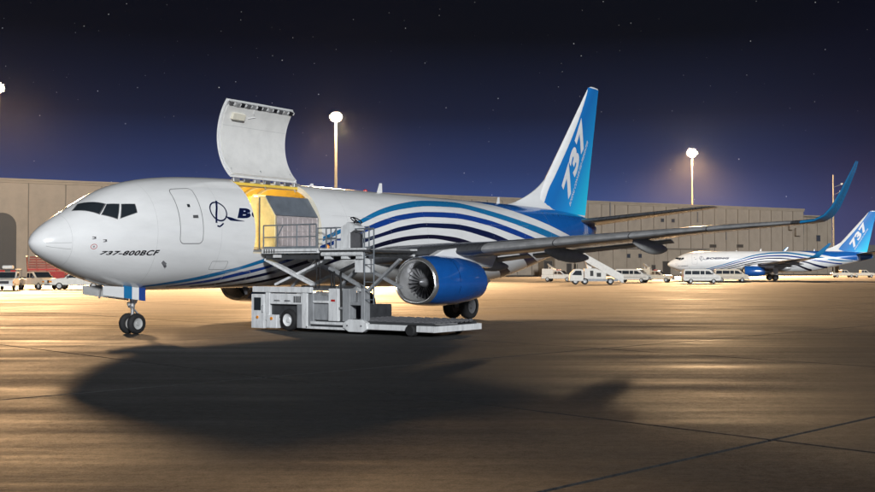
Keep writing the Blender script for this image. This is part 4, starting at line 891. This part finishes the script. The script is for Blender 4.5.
def pickup(name, label, loc, rz, m_, group, kind='plain'):
    r = thing(name, label, 'truck', loc, rz, group); w_ = .96
    MB().prism([(-2.8, .48), (-2.85, 1.12), (-.75, 1.12), (-.75, .48)], -w_, w_).build('bed', m_, r, bevel=.04)
    MB().prism([(-.74, .45), (-.74, 1.15), (-.62, 1.84), (.55, 1.86), (1.25, 1.22), (2.55, 1.10), (2.78, .95), (2.78, .48)], -w_, w_).build('cab', m_, r, bevel=.06)
    panes(r, [[(-.58, 1.22), (-.5, 1.72), (-.02, 1.74), (-.02, 1.22)], [(.06, 1.22), (.06, 1.74), (.48, 1.72), (1.0, 1.22)]], w_)
    MB().hexa([(.62, -.82, 1.80), (1.26, -.86, 1.25), (1.26, .86, 1.25), (.62, .82, 1.80)], [(.65, -.82, 1.83), (1.29, -.86, 1.28), (1.29, .86, 1.28), (.65, .82, 1.83)]).build('windscreen', GLASS, r)
    MB().box(2.76, 2.80, -.55, .55, .68, .96).build('grille', BLACK, r); MB().box(2.74, 2.90, -.95, .95, .42, .62).build('bumper', STEEL, r, bevel=.03); MB().box(-2.96, -2.8, -.95, .95, .44, .6).build('bumper', STEEL, r)
    for s_ in (1, -1):
        MB().box(2.66, 2.805, s_*.76-.15, s_*.76+.15, .74, .96).build('headlight', HEADL, r, bevel=.02); MB().box(2.5, 2.81, s_*.94-.03, s_*.94+.03, .74, .92).build('turn_lamp', AMBER, r); MB().box(-2.87, -2.8, s_*.86-.07, s_*.86+.07, .8, 1.1).build('tail_light', TAILL, r)
        MB().box(.78, .95, min(s_*.98, s_*1.16), max(s_*.98, s_*1.16), 1.22, 1.42).build('mirror', DGREY, r)
    wheels(r, (-1.75, 1.75), .86, .39)
    if kind in ('bar', 'box'):
        MB().box(-.25, .15, -.72, .72, 1.88, 2.02).build('light_bar', TAILL, r, bevel=.03); MB().box(-.22, .12, -.16, .16, 1.885, 2.04).build('light_bar_centre', HEADL, r)
    if kind == 'box':
        MB().box(-2.75, -.8, -.94, .94, 1.13, 2.15).build('equipment_box', m_, r, bevel=.04)
        MB().tube([(-1.8, 0, 2.15), (-1.8, 0, 2.5)], .06, 8).build('dish_post', GREY, r); MB().lathe([(0, .05), (.15, .4), (.3, .55), (.28, .55), (.13, .38), (0, .02)], (-1.8, 0, 2.5), (.5, .3, .8), 16).build('dish', GREY, r)
        MB().box(-1.3, -.9, -.5, .1, 2.15, 2.45).build('roof_unit', VTAN, r)
    if kind == 'rack':
        for x in (-2.7, -.85):
            for y in (-.85, .85): MB().tube([(x, y, 1.1), (x, y, 2.1)], .035, 6).build('rack_post', DGREY, r)
        for y in (-.85, .85): MB().tube([(-2.7, y, 2.1), (1.0, y, 2.1)], .035, 6).build('rack_rail', DGREY, r)
        for i in range(4): MB().tube([(-2.6+i*1.1, -.85, 2.12), (-2.6+i*1.1, .85, 2.12)], .03, 6).build('rack_bar', DGREY, r)
        MB().box(-.4, .5, -.5, .5, 2.16, 2.5).build('roof_beacon', VWHITE, r, bevel=.08)
        for s_ in (1, -1): MB().box(.1, .4, s_*.52-.22, s_*.52+.22, 1.87, 2.02).build('light_bar', TAILL, r)
    return r
HR = math.atan2(RGT.y, RGT.x); HC = math.atan2(-FWD.y, -FWD.x)
gl = 'service vehicles parked left of the nose'; gr_ = 'service vehicles parked in front of the hangar'
pickup('pickup_truck', 'white pickup with red light bar and roof beacon at left edge, facing camera', G(8, 290.2), HC+R(12), VWHITE, gl, 'rack')
pickup('pickup_truck', 'cream pickup angled right below the rust-red barrier', G(38, 289.3), HR-R(40), VTAN, gl)
pickup('pickup_truck', 'white pickup partly hidden behind the nose of the near aircraft', G(79, 289.5), HR+R(182), VWHITE, gl)
pickup('pickup_truck', 'white service truck with red lamps and dish below the main wing', G(559, 281.5), HR-R(25), VWHITE, gr_, 'box')
van('van', 'white van right beside the lower end of the boarding stairs', G(633, 282.3), HR-R(28), VWHITE, gr_)
pickup('pickup_truck', 'cream service truck with boxed bed in front of the distant airliner nose', G(656, 282.2), HR-R(22), VTAN, gr_, 'box')
van('van', 'white passenger van nearest the nose of the distant airliner', G(701, 283.4), HR-R(4), VWHITE, gr_)
van('van', 'white van just right of another, before the distant airliner engine', G(731, 281.9), HR-R(8), VTAN, gr_)
pickup('pickup_truck', 'cream pickup just under the distant blue tail, left of two', G(843, 277.5), HR, VTAN, gr_)
pickup('pickup_truck', 'cream pickup under the distant blue tail, at right photo edge', G(863, 277.5), HR-R(5), VTAN, gr_)
# boarding stairs truck, stairs falling away to the right
sr = thing('stair_truck', 'white mobile boarding stairs truck beyond the main wing', 'stairs truck', G(594, 284.3), HR+R(176))
MB().box(-3.2, 3.3, -.95, .95, .42, .72).build('chassis', LOADG, sr)
MB().prism([(1.5, .45), (1.5, 2.0), (2.0, 2.15), (2.75, 2.1), (3.35, 1.5), (3.45, .45)], -1.02, 1.02).build('cab', VWHITE, sr, bevel=.07)
MB().prism([(-1.6, .72), (-1.6, 1.6), (-.2, 2.2), (1.4, 2.2), (1.4, .72)], -.98, .98).build('engine_body', VWHITE, sr, bevel=.05)
panes(sr, [[(1.75, 1.25), (1.8, 1.9), (2.6, 1.9), (3.1, 1.3)]], 1.02)
for s_ in (1, -1): MB().box(.15, .6, min(s_*.98, s_*1.0), max(s_*.98, s_*1.0), 1.15, 1.9).build('hatch', DARKO, sr); MB().box(-.9, -.3, min(s_*.98, s_*1.0), max(s_*.98, s_*1.0), 1.05, 1.6).build('hatch', DARKO, sr)
MB().prism([(.4, 2.2), (.1, 2.9), (.7, 3.3), (1.2, 3.25), (.9, 2.2)], -.5, .5).build('lift_strut', VWHITE, sr)
P0, P1 = (1.2, 3.35), (-4.0, .45)
for s_ in (1, -1):
    MB().hexa([(P0[0], s_*.85, P0[1]-.25), (P1[0], s_*.85, P1[1]-.25), (P1[0], s_*.92, P1[1]-.25), (P0[0], s_*.92, P0[1]-.25)], [(P0[0], s_*.85, P0[1]+.85), (P1[0], s_*.85, P1[1]+.85), (P1[0], s_*.92, P1[1]+.85), (P0[0], s_*.92, P0[1]+.85)]).build('stair_side', VWHITE, sr)
    MB().box(1.2, 3.2, min(s_*.85, s_*.92), max(s_*.85, s_*.92), 3.2, 4.3).build('platform_side', VWHITE, sr)
for i in range(16):
    u = (i+.5)/16; x = P0[0]+(P1[0]-P0[0])*u; z = P0[1]+(P1[1]-P0[1])*u; MB().box(x-.16, x+.16, -.85, .85, z-.03, z+.03).build('stair_tread', LOADG, sr)
MB().box(1.2, 3.2, -.85, .85, 3.18, 3.26).build('platform', LOADG, sr)
wheels(sr, (-2.2, 2.6, 1.3), .88, .45)

# ------------------------------------------------------------------ rust-red slatted barrier
fb = G(24, 283.6); bf = thing('slatted_barrier', 'rust-red slatted steel barrier behind the parked pickups', 'barrier', fb, HR)
FL = 10.5
for i in range(8): MB().bar((.3+i*1.4, .9, 0), (.3+i*1.4, .15, 4.0), .14, .18).build('post', RUST, bf); MB().bar((.3+i*1.4, 2.0, 0), (.3+i*1.4, .4, 2.8), .1, .1).build('brace', RUST, bf)
for j in range(11):
    z = .25+j*.36; y = .82-.185*z; ins_ = .08*j
    MB().bar((ins_, y-.05, z), (FL, y-.05, z), .06, .27, (0, .2, 1)).build('slat', RUST2 if j in (2, 5) else RUST, bf)
for i in range(2): MB().box(3.4+i*3.2, 6.0+i*3.2, -.35, -.30, .4, 1.7).build('sign_panel', RUST2, bf)

# ------------------------------------------------------------------ thin night haze that the floodlights light up
hz_ = MB().box(-260, 620, -260, 520, -1, 60).build('haze', None)
hz_['kind'] = 'stuff'; hz_['label'] = 'thin night haze over the apron'
hm = bpy.data.materials.new('night_haze'); hm.use_nodes = True; t = hm.node_tree
t.nodes.remove(t.nodes['Principled BSDF']); pv = N(t, 'ShaderNodeVolumePrincipled', i_Density=.0000075, i_Anisotropy=.65); pv.inputs['Color'].default_value = (.92, .93, .95, 1)
t.links.new(pv.outputs[0], t.nodes['Material Output'].inputs['Volume']); hz_.data.materials.clear(); hz_.data.materials.append(hm)
